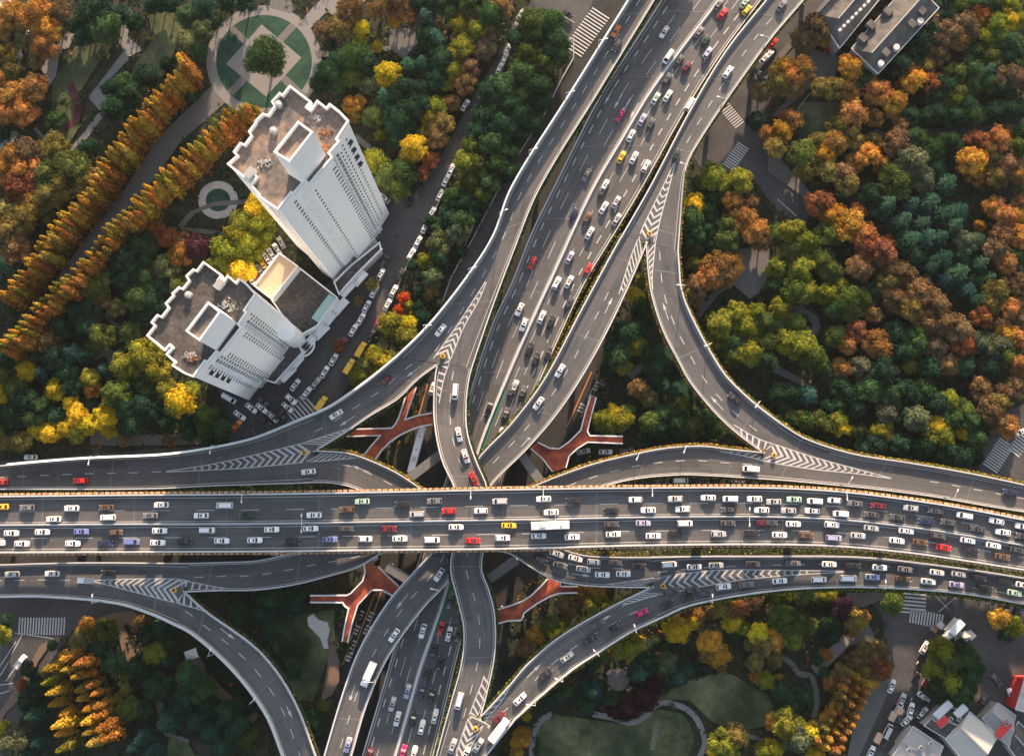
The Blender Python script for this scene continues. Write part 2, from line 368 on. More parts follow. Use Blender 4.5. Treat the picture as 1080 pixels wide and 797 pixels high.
road('swmerge', [(200, 594.5), (190, 594.5), (138, 594), (75, 594), (0, 596)], [(187, 658), (163, 647), (125, 635), (50, 628), (0, 628)], ZM, (0, 80), 'the south-western merged road below the deck')
road('sw', [N2, (218, 645), (245, 664), (270, 683), (295, 712), (315, 748), (333, 797)], [(187, 658), (201, 665), (226, 685), (251, 710), (270, 734), (285, 758), (300, 797)], [ZM, ZM, 13, 12], (0, 80), 'the south-west curved ramp', 1)
road('se', [N7, (540, 720), (555, 702), (590, 672), (645, 640), N6], [(543, 757), (573, 730), (603, 705), (630, 687), (665, 665), (693, 652)], ZM, (0, 0), 'the south-east curved ramp')
road('semerge', [(686, 588), (741, 587), (810, 587), (873, 587), (923, 589), (985, 596), (1036, 603), (1080, 610)],
     [(693, 652), (728, 637), (810, 622.5), (885, 618), (960, 620), (1023, 626), (1080, 636)], ZM, (0, 80), 'the south-eastern merged road below the deck', 1, 4)
road('smerge', [(471, 760), (461, 797)], [(543, 757), (511, 797)], ZM, (0, 90), 'the southern merged ramp', -1)
DECKZ = 24.0
road('deck', [(0, 524), (140, 522.5), (270, 521.7), (400, 519.5), (540, 516.7), (680, 515), (810, 515), (885, 519), (960, 528), (1023, 538), (1080, 549)],
     [(0, 581.5), (140, 581), (270, 580.5), (400, 579), (540, 577.5), (680, 574), (810, 573), (885, 575), (960, 582), (1023, 591), (1080, 600)], DECKZ, (80, 80), 'the wide east-west deck', 1, 4)
RD = ROADS
# barriers, parapets, hedges
RD['nw'].barrier(0); RD['nw'].parapet(1); RD['nw'].hedge(1, [(DG, .8), ((.06, .09, .02), .6)], wd=1.2, off=1.2)
RD['warm'].barrier(0); RD['warm'].parapet(1); RD['warm'].hedge(1, [(DG, .7), (YG, .4)])
RD['wmerge'].barrier(0, d0=0, d1=RD['wmerge'].len*.78); RD['wmerge'].parapet(0, d0=RD['wmerge'].len*.78); RD['wmerge'].parapet(1); RD['wmerge'].hedge(1, [(DG, .5), (YG, .8)], off=1.5, wd=1.6)
RD['sarm'].parapet(0); RD['sarm'].parapet(1); RD['sarm'].hedge(1, [(DG, .7), ((.06, .09, .02), .4)]); RD['sarm'].hedge(0, [(DG, .5), (YG, .4)], d0=RD['sarm'].len*.55)
RD['smallw'].parapet(0); RD['smallw'].parapet(1); RD['smallw'].hedge(0, [(YG, .9), (ORF, .3)], d1=RD['smallw'].len*.42); RD['smallw'].hedge(1, [(DG, .8), (YG, .2)], d1=RD['smallw'].len*.2); RD['smallw'].hedge(0, [(YG, .8), (ORF, .1)], d0=RD['smallw'].len*.65, wd=1.5, off=1.4)
RD['main'].parapet(0, .9); RD['main'].parapet(1, .9); RD['main'].hedge(1, [(YG, .7), ((.2, .1, .03), .4)], off=.9)
RD['ne'].parapet(0, 1.3, .5); RD['ne'].parapet(1); RD['ne'].hedge(1, [(YG, .8), (ORF, .1)])
RD['diag'].parapet(0, 1.3, .5); RD['diag'].parapet(1, 1.2, .5); RD['diag'].hedge(0, [(DG, .5), (YG, .5), (ORF, .1)], d1=RD['diag'].len*.4)
RD['curve'].parapet(0); RD['curve'].parapet(1, 1.4, .5); RD['curve'].hedge(0, [(YG, .8), (ORF, .3)]); RD['curve'].hedge(1, [(YG, .8), (DG, .4), (ORF, .2)])
RD['emerge'].parapet(0, 1.2); RD['emerge'].parapet(1, 1.2); RD['emerge'].hedge(0, [(YG, .9), (ORF, .2)]); RD['emerge'].hedge(1, [(YG, .6), (DG, .3), ((.25, .12, .05), .3)])
RD['smalle'].parapet(0); RD['smalle'].parapet(1); RD['smalle'].hedge(0, [(YG, .8), (ORF, .5)], d1=RD['smalle'].len*.45); RD['smalle'].hedge(1, [(YG, .4), (DG, .6), (ORF, .2)], d1=RD['smalle'].len*.35)
RD['swmerge'].parapet(0); RD['swmerge'].parapet(1, 1.6, .7)
RD['sw'].parapet(0); RD['sw'].parapet(1, 1.6, .7); RD['sw'].hedge(0, [(DG, .7), ((.2, .12, .05), .3)])
RD['se'].parapet(0); RD['se'].parapet(1, 1.4, .5); RD['se'].hedge(0, [(YG, .7), (DG, .4)]); RD['se'].hedge(1, [(YG, .7), (DG, .3), (ORF, .2)])
RD['semerge'].parapet(0, 1.3, .5); RD['semerge'].parapet(1, 1.4, .5); RD['semerge'].hedge(0, [(DG, .9), (YG, .4)], wd=2, off=1.8); RD['semerge'].hedge(1, [(YG, .8), (DG, .5)], off=1.1, wd=1.2)
RD['smerge'].parapet(0); RD['smerge'].parapet(1, 1.4, .5); RD['smerge'].hedge(0, [(YG, .7), (DG, .5)])
D = RD['deck']
D.parapet(0, 1.5, .5); D.parapet(1, 1.5, .5); 
for sd_ in (0, 1):
    D.hedge(sd_, [((.26, .2, .05), .3), (ORF, .12)], off=.95, wd=.5, box=False)
    E = D.edge(sd_, off=.95, step=1.9); pm = MB()
    for i in range(len(E)-1): p = E[i].lerp(E[i+1], .5); pm.box(p.x, p.y, p.z+.1, 1.3, .62, .6, math.atan2((E[i+1]-E[i]).y, (E[i+1]-E[i]).x))
    o = pm.build('planter_box', TERRA, D.o); o['kind'] = 'stuff'
MB().wall([D.P(d, .52) for d in [D.len*i/120 for i in range(121)]], .7, .85).build('median_barrier', PARA, D.o)
MB().wall([D.P(d, .52, .85) for d in [D.len*i/120 for i in range(121)]], .12, .35).build('median_rail', STEEL, D.o)
M_ = RD['main']
MED = [(820, -90), (758, 0), (720, 50), (684, 100), (657, 145), (625, 200), (590, 275), (540, 386), (502, 483), (486, 555), (470, 625), (457, 665), (443, 705), (431, 748), (417, 797), (394, 877)]
MP = [at(p.x, p.y, 6.2) for p in catmull(MED, 150)]
MB().wall(MP, .8, .8).build('median_barrier', PARA, M_.o)
def carriage(edge_pts):     # a carriageway of the wide road, between one kerb and the median
    r = Lane(); r.__class__ = type('Carriage', (Road,), {'__init__': lambda s: None}); e = [p for p in edge_pts]
    r.n = len(e); r.a = e; r.b = []
    for p in e:
        i = min(range(len(MP)), key=lambda j: (MP[j]-p).length); r.b.append(MP[i].copy())
    r.S = [0]
    for i in range(1, r.n): r.S.append(r.S[-1]+((r.a[i]+r.b[i])/2-(r.a[i-1]+r.b[i-1])/2).length)
    r.len = r.S[-1]; return r
ML, MR = carriage(M_.a), carriage(M_.b)
g = MB(); i0 = [i for i in range(150) if 375 < 398.5-0 and 405 < proj(MP[i])[1] < 470 or 600 < proj(MP[i])[1] < 670]
for i in i0: a_, b_ = MP[i], MP[i+1]; n_ = Vector((-(b_-a_).y, (b_-a_).x, 0)).normalized(); g.face((a_+n_*.5+Vector((0, 0, .03)), b_+n_*.5+Vector((0, 0, .03)), b_+n_*1.5+Vector((0, 0, .03)), a_+n_*1.5+Vector((0, 0, .03))))
g.build('green_median', GRNPAINT, M_.o)
# lane markings
def marks(key, spec):
    r = RD[key]; mb = MB()
    for s in spec:
        if s[0] == 's': r.solid(mb, s[1], *(s[2:] or (.2,)))
        else: r.dash(mb, s[1], **(s[2] if len(s) > 2 else {}))
    mb.build('lane_marking', WHITE, r.o)
    jb = MB(); d = 9.0
    while d < r.len:
        q = r.P(d, .5); a, b = r.P(d, .02, .012), r.P(d, .98, .012)
        jb.face([r.P(d-.25, .02, .012), r.P(d-.25, .98, .012), r.P(d+.25, .98, .012), r.P(d+.25, .02, .012)]); d += 31
    jb.build('expansion_joint', JOINT, r.o)
S1 = [('s', .05, .16), ('s', .95, .16)]
marks('nw', [('s', .06, .18), ('s', .93, .18), ('d', .4, dict(ln=3.2, gap=4.6))])
marks('warm', [('s', .95, .2), ('d', .46, dict(ln=3.2, gap=4.6))])
marks('sarm', S1+[('d', .5, dict(ln=3.2, gap=4.6))])
marks('wmerge', [('s', .05, .16), ('s', .95, .16), ('d', .5, dict(ln=3.2, gap=4.6, d0=RD['wmerge'].len*.38)), ])
marks('smallw', [('d', .38, dict(ln=3.2, gap=4.6, d0=8)), ('s', .05, .16), ('s', .95, .16)])
mk = MB()
for c_ in (ML, MR): c_.solid(mk, .06, .18); c_.solid(mk, .94, .18)
ML.dash(mk, .17, 3.2, 3.6, .4); ML.dash(mk, .42, 7, 9, .2, ph=5); ML.dash(mk, .68, 7, 9, .2, ph=8)
MR.dash(mk, .26, 3.2, 3.6, .4); MR.dash(mk, .52, 7, 9, .2, ph=4); MR.dash(mk, .76, 7, 9, .2, ph=9)
mk.build('lane_marking', WHITE, M_.o); marks('main', [])
marks('ne', S1+[('d', .55, dict(ln=3.2, gap=4.6))])
marks('diag', S1+[('d', .5, dict(ln=3.2, gap=4.6, d0=20))])
marks('curve', S1+[('d', .42, dict(ln=3.2, gap=4.6))])
marks('emerge', S1+[('s', .12, .14, 20), ('d', .5, dict(ln=3, gap=4.5, d0=RD['emerge'].len*.48))])
marks('smalle', S1+[('d', .5, dict(ln=3.2, gap=4.6))])
marks('swmerge', S1+[('d', .5, dict(ln=3.2, gap=4.6, d0=RD['swmerge'].len*.42))])
marks('sw', S1+[('d', .5, dict(ln=3.2, gap=4.6))])
marks('se', S1+[('d', .5, dict(ln=3.2, gap=4.6))])
marks('semerge', S1+[('d', .25, dict(ln=3.2, gap=4.6, d1=RD['semerge'].len*.4)), ('d', .25, dict(ln=3.2, gap=4.6, d0=RD['semerge'].len*.5)), ('d', .72, dict(ln=3.2, gap=4.6, d0=RD['semerge'].len*.55))])
marks('smerge', S1+[('d', .33, dict(ln=3.2, gap=4.6))])
marks('deck', [('s', .045, .18), ('s', .47, .18), ('s', .575, .18), ('s', .955, .18), ('d', .27, dict(ln=6, gap=9, wd=.2)), ('d', .76, dict(ln=6, gap=9, wd=.2, ph=6))])
# painted gores with chevrons
def gore(key, z, A, B, nose, sgn, tA=None, tB=None, sp=2.45):
    """A, B: the two painted lines from the tip to the nose; chevrons point to the nose (+1) or the tip (-1); tA/tB: (line, kerb) tails."""
    mb = MB(); n = 60; h = .03
    w3 = lambda pts, m: [at(p.x, p.y, z+h) for p in catmull(pts, m)]
    def line(P, wd=.32):
        for i in range(len(P)-1):
            d = P[i+1]-P[i]; d.z = 0
            if d.length < 1e-4: continue
            q = Vector((-d.y, d.x, 0)).normalized()*wd/2; mb.face((P[i]-q, P[i+1]-q, P[i+1]+q, P[i]+q))
    a, b = w3(A, n), w3(B, n); line(a); line(b)
    c = [(a[i]+b[i])/2 for i in range(n)]; S = [0]
    for i in range(1, n): S.append(S[-1]+(c[i]-c[i-1]).length)
    def pos(P, d):
        d = max(0, min(S[-1], d)); i = 0
        while i < n-2 and S[i+1] < d: i += 1
        return P[i].lerp(P[i+1], (d-S[i])/(S[i+1]-S[i]+1e-6))
    up = Vector((0, 0, .004)); d = 2
    while d < S[-1]:
        W = (pos(a, d)-pos(b, d)).length/2; sh = W*1.15*sgn
        if W > .5 and 0 < d+sh < S[-1]+W*1.2:
            wd = min(1.25, .5+W*.2)
            v0, v1 = pos(c, d+sh)+up, pos(c, d+sh+wd)+up
            if d+sh <= S[-1] and d+sh+wd <= S[-1]+.5:
                for P in (a, b): mb.face((pos(P, d)+up, pos(P, d+wd)+up, v1, v0))
        d += sp
    for tl in (tA, tB):
        if not tl: continue
        p, q = w3(tl[0], 30), w3(tl[1], 30); line(p)
        L = [0]
        for i in range(1, 30): L.append(L[-1]+(p[i]-p[i-1]).length)
        def tp(P, d):
            d = max(0, min(L[-1], d)); i = 0
            while i < 28 and L[i+1] < d: i += 1
            return P[i].lerp(P[i+1], (d-L[i])/(L[i+1]-L[i]+1e-6))
        d = .5
        while d < L[-1]-2:
            W = (tp(p, d)-tp(q, d)).length; mb.face((tp(p, d)+up, tp(p, d+.8)+up, tp(q, d+.8+W*.9*sgn)+up, tp(q, d+W*.9*sgn)+up)); d += sp
    mb.build('gore_marking', WHITE, RD[key].o)
    p = at(nose[0], nose[1], z); tip = (a[0]+b[0])/2; q = p+(tip-p).normalized()*3.2
    y = empty('crash_cushion', q, 0, GL[key], 'crash cushion', 'yellow crash cushions at the ramp noses')
    MB().cyl((0, 0, .03), (0, 0, 1.1), .85, .8, 14).build('drum', YELBOX, y); MB().cyl((0, 0, 1.1), (0, 0, 1.2), .5, .4, 12).build('cap', DARK, y)
GL = dict(wmerge='yellow drum at the nose of the hatched split below the towers', swmerge='yellow drum in the hatching where the south-west ramp leaves', nw='yellow drum in the hatching at the top split left of the green strip',
          ne='yellow drum in the hatching where the two northern ramps part', emerge='yellow drum in the hatching of the eastern merge beside the park', semerge='yellow drum at the hatched nose below the deck on the east', smerge='yellow drum in the hatching at the bottom edge ramp split')
gore('wmerge', ZM, [(175, 497), (225, 489), (263, 480.8), (315, 468.3), (328, 465)], [(175, 497.5), (225, 495.3), (263, 493), (320, 487.5), (331, 487)], N1, 1,
     ([(315, 468.3), (350, 457.5), (366, 452)], [(329, 475), (350, 463), (366, 453.5)]), ([(320, 487.5), (350, 485), (378, 482.5)], [(329, 477), (350, 478.5), (377, 481.8)]))
gore('swmerge', ZM, [(97, 611.7), (139, 610.3), (187, 610.3), (200, 612.5)], [(97, 612.3), (139, 623.3), (184, 635.2), (192, 637.5)], N2, -1,
     ([(187, 610.3), (206, 614.4), (228, 618.6), (240, 620)], [(194, 622.3), (206, 622), (228, 621.6), (240, 621)]), ([(184, 635.2), (213, 643.3), (232, 652)], [(194, 624), (212, 639.5), (231, 651)]))
gore('nw', ZM, [(512, 297), (496, 321.7), (481, 345), (457, 378)], [(513, 297.6), (504.5, 317.6), (489.3, 345), (475.5, 378), (473, 384)], N3, -1,
     None, ([(475.5, 378), (468, 400), (463, 425)], [(463.5, 385), (461.5, 400), (460.5, 423)]), 2.6)
gore('ne', ZM, [(711, 171.8), (698.5, 198), (679.2, 236.8), (673, 252)], [(712, 171.8), (705.6, 198), (696.8, 229.8), (691.5, 254.4)], N4, 1,
     ([(675, 247), (665, 272), (652.8, 310)], [(681, 257), (672, 277), (655.5, 310)]), ([(691.5, 254.4), (688, 289.5), (688.3, 305)], [(682.5, 257), (684.6, 282), (687.8, 304)]))
gore('emerge', ZM, [(940, 504), (902, 494), (860, 482.5), (822, 470), (812, 466.5)], [(940, 504.5), (902, 499.2), (860, 495), (827, 490), (801, 485)], N5, -1,
     ([(818, 469), (798, 461.7), (774, 447.8)], [(805, 476.5), (793, 468), (775, 453)]), ([(801, 485), (793, 482.5), (760, 475.8)], [(805, 479), (790, 477.5), (761, 474.8)]))
gore('semerge', ZM, [(890, 602), (808, 600.8), (760, 600.8), (712, 605.6), (690, 609)], [(890, 603), (833, 606.4), (784, 611.2), (743, 617.7), (702, 626), (693, 628)], N6, 1,
     ([(712, 605.6), (690, 609), (640, 616)], [(689, 617.6), (665, 617.5), (641, 617)]), ([(702, 626), (683, 630), (656, 638.5)], [(688, 619.8), (672, 626.5), (655, 637)]))
gore('smerge', ZM, [(474, 850), (481, 797), (488, 773), (494, 757)], [(476, 850), (492, 797), (505, 773), (513.5, 758)], N7, -1,
     ([(495, 753.5), (501.4, 736.5), (508.7, 718), (514, 698)], [(505, 757), (510, 741), (515.5, 718), (517, 698)]), ([(513.5, 758), (528, 740), (539, 723)], [(506, 758), (525, 733), (538, 721)]))
# lane arrows
def arrow(key, px, py, flip=False, ln=6.5):
    r = RD[key]; d, f = locate(r, px, py); z = r.P(d, f).z; p = at(px, py, z+.035)
    t = r.P(d+1, f)-r.P(d-1, f); t.z = 0; t.normalize(); t = -t if flip else t; n = Vector((-t.y, t.x, 0)); a = p-t*ln/2; b = p+t*ln/2
    MB().face((a-n*.12, p+t*.6-n*.12, p+t*.6+n*.12, a+n*.12)).face((p+t*.6-n*.55, b, p+t*.6+n*.55)).build('lane_arrow', WHITE, r.o)
def locate(r, px, py):
    best = None
    for i in range(r.n-1):
        for k in range(4):
            t = k/4; a = r.pa[i].lerp(r.pa[i+1], t); b = r.pb[i].lerp(r.pb[i+1], t); ab = b-a
            f = (Vector((px, py))-a).dot(ab)/ab.length_squared; fc = max(-.02, min(1.02, f)); dd = (a+ab*fc-Vector((px, py))).length
            if best is None or dd < best[0]: best = (dd, r.S[i]+(r.S[i+1]-r.S[i])*t, fc)
    r.last = best[0]; return best[1], best[2]
[arrow('main', x_, y_, False, 7) for x_, y_ in ((642, 102), (652, 107), (660, 112), (669, 117), (657, 118))]; arrow('warm', 366, 444); arrow('smallw', 380, 494, True); arrow('curve', 702, 328, True); arrow('diag', 642, 322, True); arrow('diag', 556, 464, True)
arrow('curve', 756, 425, True); arrow('sw', 240, 668); arrow('diag', 424, 634); arrow('diag', 371, 732); arrow('sw', 304, 748); arrow('se', 563, 707); arrow('se', 636, 653); arrow('smallw', 613, 606); arrow('warm', 436, 392)

# ------------------------------------------------------------ the ground and what is laid on it
G = MB(); gx = 60
for i in range(-gx, gx): pass
G.face([(-1600, -1600, -.05), (1600, -1600, -.05), (1600, 1600, -.05), (-1600, 1600, -.05)]).build('ground', SOIL)['kind'] = 'structure'
zc = [0.0]
def lay(name, pts, m, dz=.012):
    zc[0] += dz; return sheet(name, pts, zc[0], m)
lay('street', [(-80, 492), (240, 468), (260, 440), (330, 380), (372, 395), (350, 440), (320, 470), (-80, 520)], ASPH2)
lay('street', [(575, -60), (562, 0), (546, 22), (500, 100), (474, 150), (452, 185), (436, 205), (418, 205), (404, 232), (300, 350), (225, 400), (242, 440), (243, 468), (330, 460), (356, 425), (372, 392), (388, 366), (398, 350), (430, 275), (468, 202), (482, 168), (512, 110), (548, 45), (556, 18), (572, 8), (590, 20), (592, 48), (606, 62), (670, -60)], ASPH2)
lay('service_road', [(606, 62), (560, 130), (526, 200), (500, 250), (476, 293), (458, 338), (480, 345), (540, 240), (640, 60), (640, 30), (606, 40)], ASPH2)
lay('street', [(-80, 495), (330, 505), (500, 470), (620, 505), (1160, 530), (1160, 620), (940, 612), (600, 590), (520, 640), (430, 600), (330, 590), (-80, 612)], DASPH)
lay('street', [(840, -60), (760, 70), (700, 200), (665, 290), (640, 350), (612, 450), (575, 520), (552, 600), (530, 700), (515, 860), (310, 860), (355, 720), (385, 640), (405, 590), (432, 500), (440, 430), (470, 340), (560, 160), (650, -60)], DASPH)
lay('street', [(925, -60), (893, 0), (870, 30), (838, 75), (812, 105), (805, 140), (830, 175), (856, 215), (850, 240), (820, 222), (795, 190), (782, 182), (742, 182), (728, 160), (760, 95), (840, -60)], ASPH2)
lay('street', [(1160, 430), (1083, 425), (1062, 432), (1042, 460), (1028, 500), (1090, 520), (1160, 540)], ASPH2)
lay('street', [(905, 622), (930, 648), (936, 700), (928, 735), (898, 800), (870, 860), (1160, 860), (1160, 640)], ASPH2)
lay('street', [(-80, 625), (132, 632), (150, 646), (98, 655), (78, 662), (52, 700), (30, 740), (8, 790), (-30, 860), (-80, 860)], ASPH2)
# pavements and paths
P1 = K(0, 0, [(548, 30), (560, 60), (535, 150), (600, 212), (560, 230), (440, 355), (482, 430), (440, 480), (375, 570), (310, 640), (295, 625), (350, 560), (420, 465), (370, 410), (410, 360), (520, 215), (500, 180), (515, 100)])
lay('path', P1, PAVEL)
lay('path', K(0, 0, [(250, 230), (290, 200), (330, 110), (320, 60), (290, 130), (160, 280), (195, 320), (200, 375), (235, 320)]), PAVEL)
lay('path', K(0, 0, [(-20, 600), (30, 545), (80, 555), (60, 595), (-20, 650)]), PAVEL); lay('path', K(0, 0, [(140, 540), (155, 535), (210, 600), (195, 610)]), PAVEL)
lay('path', [(224, 90), (238, 108), (191, 149), (160, 193), (131, 226), (101, 260), (64, 302), (55, 300), (87, 256), (112, 222), (134, 196), (161, 152), (182, 130)], PAVE)
# round plaza with the lone tree
ring = lambda cx, cy, rx, ry, n=48, a0=0, a1=360: [(cx+rx*math.cos(R(a0+(a1-a0)*i/n)), cy+ry*math.sin(R(a0+(a1-a0)*i/n))) for i in range(n+(a1-a0 < 359))]
PC = (278, 64); 
PC = (278.6, 62)
lay('plaza', ring(278.5, 65, 61, 59), PAVEL); lay('plaza_bed', ring(278.5, 65, 50.5, 49), LAWN2)
lay('path', [(330, 8), (372, -30), (392, -5), (362, 24), (345, 12), (322, 36), (314, 26)], PAVEL); lay('path', [(300, -10), (312, 10), (306, 14), (285, 8), (285, -10)][::-1], PAVE)
lay('plaza_walk', [(241, 31), (246, 27), (320, 97), (326, 100), (321, 105), (312, 101)], PAVE); lay('plaza_walk', [(307, 24), (313, 29), (246, 101), (239, 97)], PAVE)
lay('plaza_square', [(276, 26), (318, 61), (280.5, 102), (238.5, 67.5)], PAVEL)
lay('path', [(332, 54), (370, 52), (420, 48), (425, 52), (380, 57), (335, 61)], PAVE); lay('path', K(270, 0, [(560, 130), (600, 110), (670, 130), (680, 180), (620, 250), (560, 200)]), PAVE)
lay('path', K(270, 0, [(420, 560), (520, 640), (500, 650), (415, 590)]), PAVE)
# small ring garden left of the tall tower
lay('ring_path', ring(230, 211, 21, 20), mat('pale_stone', (.36, .35, .34), .8, [(.5, .15), (3, .1)])); lay('ring_bed', ring(230, 211, 13, 12), LAWN2)
lay('path', K(0, 200, [(740, 160), (800, 90), (900, 50), (1040, 40), (1060, 60), (900, 70), (820, 100), (770, 160), (860, 165), (950, 180), (950, 200), (850, 185)]), PAVE)
lay('path', K(0, 200, [(330, 580), (430, 510), (510, 575), (500, 590), (440, 540), (380, 600), (480, 680), (520, 660), (530, 740), (470, 750), (440, 700), (400, 720)]), PAVE)
lay('pavement', [(95, 452), (122, 458), (200, 458), (232, 462), (232, 468), (120, 470), (95, 468)], PAVE)
lay('path', [(86, 418), (101, 426), (96, 434), (84, 424)], PAVE)
# right-hand side
lay('pavement', K(810, 0, [(240, 0), (300, 0), (90, 210), (0, 330), (-40, 330), (60, 210)]), PAVE)
lay('pavement', K(810, 0, [(170, 200), (300, 240), (280, 330), (190, 360), (60, 470), (30, 500), (20, 480), (150, 350), (180, 300)]), PAVE)
lay('path', K(810, 0, [(400, 570), (460, 540), (500, 560), (400, 640), (320, 690), (310, 670)]), PAVE); lay('path', K(810, 0, [(500, 545), (800, 535), (1080, 520), (1080, 535), (800, 560), (650, 580), (500, 560)]), PAVE)
lay('path', K(810, 0, [(0, 640), (40, 655), (200, 830), (190, 860), (0, 720)]), PAVE)
lay('park_path', K(540, 200, [(930, 250), (1080, 240), (1100, 330), (1060, 420), (1000, 460), (930, 400), (870, 440), (790, 540), (770, 520), (850, 420), (960, 330)]), PAVE)
lay('park_path', [(830, 322), (846, 322), (862, 333), (866, 345), (860, 354), (854, 352), (857, 342), (848, 331), (830, 327)], PAVE)
lay('park_path', K(540, 200, [(480, 780), (620, 660), (640, 640), (660, 655), (600, 720), (500, 797)]), PAVE)
lay('park_path', [(800, 352), (812, 372), (822, 386), (850, 402), (848, 408), (815, 392), (800, 372)], PAVE)
lay('lawn', [(672, 372), (712, 356), (722, 385), (742, 408), (725, 415), (690, 408)], LAWN2)
lay('lawn', K(810, 0, [(130, 430), (310, 430), (330, 480), (270, 560), (180, 590), (110, 520)]), LAWN)
# bottom centre park
lay('lawn', K(540, 597, [(130, 620), (250, 630), (380, 650), (500, 670), (620, 600), (720, 620), (770, 700), (760, 760), (700, 850), (120, 850), (105, 700)]), LAWN)
lay('lawn', K(540, 597, [(720, 480), (900, 440), (1080, 540), (1120, 660), (970, 690), (850, 660), (740, 560), (600, 560)]), LAWN)
def band(name, pts, wd, m):
    P = catmull(pts, 24); L = []; Q = []
    for i in range(24):
        t = (P[min(23, i+1)]-P[max(0, i-1)]).normalized(); n = Vector((-t.y, t.x))*wd/2; L.append(tuple(P[i]+n)); Q.append(tuple(P[i]-n))
    lay(name, L+Q[::-1], m)
band('park_path', K(540, 597, [(85, 850), (85, 740), (110, 660), (170, 618)]), 6, PAVEL)
band('park_path', K(540, 597, [(340, 620), (420, 635), (500, 658), (560, 630), (620, 575), (690, 580), (760, 620), (800, 690), (810, 750), (760, 850)]), 6, PAVEL)
band('park_path', K(540, 597, [(820, 760), (880, 735), (970, 712), (1030, 722), (1080, 745)]), 5, PAVE)
band('worn_grass', K(540, 597, [(612, 650), (600, 710), (590, 770)]), 6, mat('bare_earth', (.12, .11, .08), 1, [(.5, .2), (3, .2)]))
lay('flower_bed', K(540, 597, [(370, 590), (440, 560), (520, 520), (620, 490), (650, 530), (600, 570), (560, 610), (500, 640), (420, 630)]), REDBED)
lay('round_plaza', ring(*K(540, 597, [(447, 476)])[0], 11.5, 12, 28), mat('round_paving', (.19, .15, .14), .9, [(1, .2), (4, .2)]))
band('park_path', K(810, 597, [(30, 375), (90, 400), (130, 450), (180, 460), (200, 520), (205, 580), (190, 640)]), 6, PAVE)
lay('boardwalk', K(810, 597, [(180, 420), (320, 285), (350, 325), (210, 460)]), mat('boardwalk_planks', (.2, .18, .17), .9, [(1, .15), (5, .25)]))
lay('pavement', K(810, 597, [(330, 290), (420, 240), (450, 290), (460, 330), (350, 330)]), PAVE); lay('pavement', K(810, 597, [(330, 110), (500, 110), (480, 140), (380, 180), (330, 140)]), PAVE)
lay('pavement', [(913, 700), (940, 690), (937, 730), (905, 800), (880, 860), (868, 860), (893, 800)], PAVE)
# bottom left
lay('pavement', K(0, 597, [(340, 240), (470, 195), (560, 188), (610, 225), (560, 250), (520, 242), (550, 330), (570, 350), (605, 335), (590, 370), (545, 430), (520, 390), (485, 235), (400, 240), (300, 270)]), BROWNP)
lay('pavement', K(0, 597, [(230, 300), (160, 400), (100, 540), (20, 620), (-20, 720), (-20, 640), (90, 470), (170, 330)]), BROWNP)
lay('path', K(0, 597, [(650, 550), (690, 580), (700, 690), (800, 730), (790, 740), (690, 710), (660, 600)]), PAVE)
lay('lawn', K(0, 597, [(710, 720), (790, 740), (820, 797), (700, 797)]), LAWN)
band('path', K(0, 597, [(800, 360), (880, 480), (980, 580), (1076, 640)]), 11, BROWNP)
lay('lawn', K(270, 597, [(60, 220), (200, 200), (330, 180), (330, 300), (280, 450), (240, 570), (160, 560), (120, 400), (60, 330)]), LAWN)
lay('rock_bed', K(270, 597, [(215, 215), (240, 200), (265, 225), (300, 235), (310, 270), (300, 310), (305, 345), (285, 345), (270, 300), (245, 275), (220, 250)]), mat('pale_pebbles', (.5, .45, .41), 1, [(2, .3), (6, .3)]))
lay('path', K(270, 597, [(310, 330), (330, 320), (350, 400), (350, 480), (320, 540), (270, 570), (290, 480)]), BROWNP)
# lawn in the top-left park
lay('lawn', K(0, 0, [(320, 190), (440, 180), (430, 240), (360, 350), (330, 400), (330, 540), (280, 620), (210, 570), (220, 350)]), LAWN)
lay('lawn', K(0, 0, [(620, 40), (760, 20), (800, 90), (740, 200), (690, 320), (600, 330), (560, 280), (640, 170)]), LAWN)
band('flower_bed', K(0, 0, [(290, 350), (320, 420), (320, 500), (260, 545)]), 8, REDBED)
# markings on the streets
GM = MB()
def zebra(c, ang, length, wd, n, duty=.5):
    p = at(c[0], c[1], .2); a = R(ang); t = Vector((math.cos(a), math.sin(a), 0)); u = Vector((-t.y, t.x, 0))
    for i in range(n):
        q = p+t*(length*((i+.5)/n-.5)); h = length/n*duty/2; GM.face((q-t*h-u*wd/2, q+t*h-u*wd/2, q+t*h+u*wd/2, q-t*h+u*wd/2))
zebra((619, 34), 30+25, 20, 8, 15, .4); zebra((772, 122), -52, 10, 4.5, 10); zebra((776, 165), 55, 11, 5, 11); zebra((1053, 480), 55, 12, 6, 12); zebra((44, 660), 0, 17, 6, 17)
zebra((963, 634), 85, 9, 9, 7); zebra((977, 652), -12, 12, 5, 12); zebra((317, 432), 42, 10, 8, 7); zebra((1076, 468), 50, 9, 5, 8)
for (a, b) in [((12, 690), (24, 668)), ((0, 702), (17, 676)), ((0, 712), (9, 698)), ((0, 722), (15, 720)), ((26, 690), (6, 718)), ((15, 667), (56, 673)), ((0, 731), (10, 728)), ((985, 626), (1000, 642)), ((1010, 628), (990, 645)), ((605, 60), (605, 40)), ((583, 10), (606, 24)),
               ((592, 30), (604, 45)), ((820, 210), (840, 228)), ((500, 235), (478, 290)), ((620, 420), (630, 400))]:
    P, Q = at(*a, .2), at(*b, .2); d = (Q-P); n = Vector((-d.y, d.x, 0)).normalized()*.13; GM.face((P-n, Q-n, Q+n, P+n))
o = GM.build('street_marking', WHITE); o['kind'] = 'structure'
OM = MB()
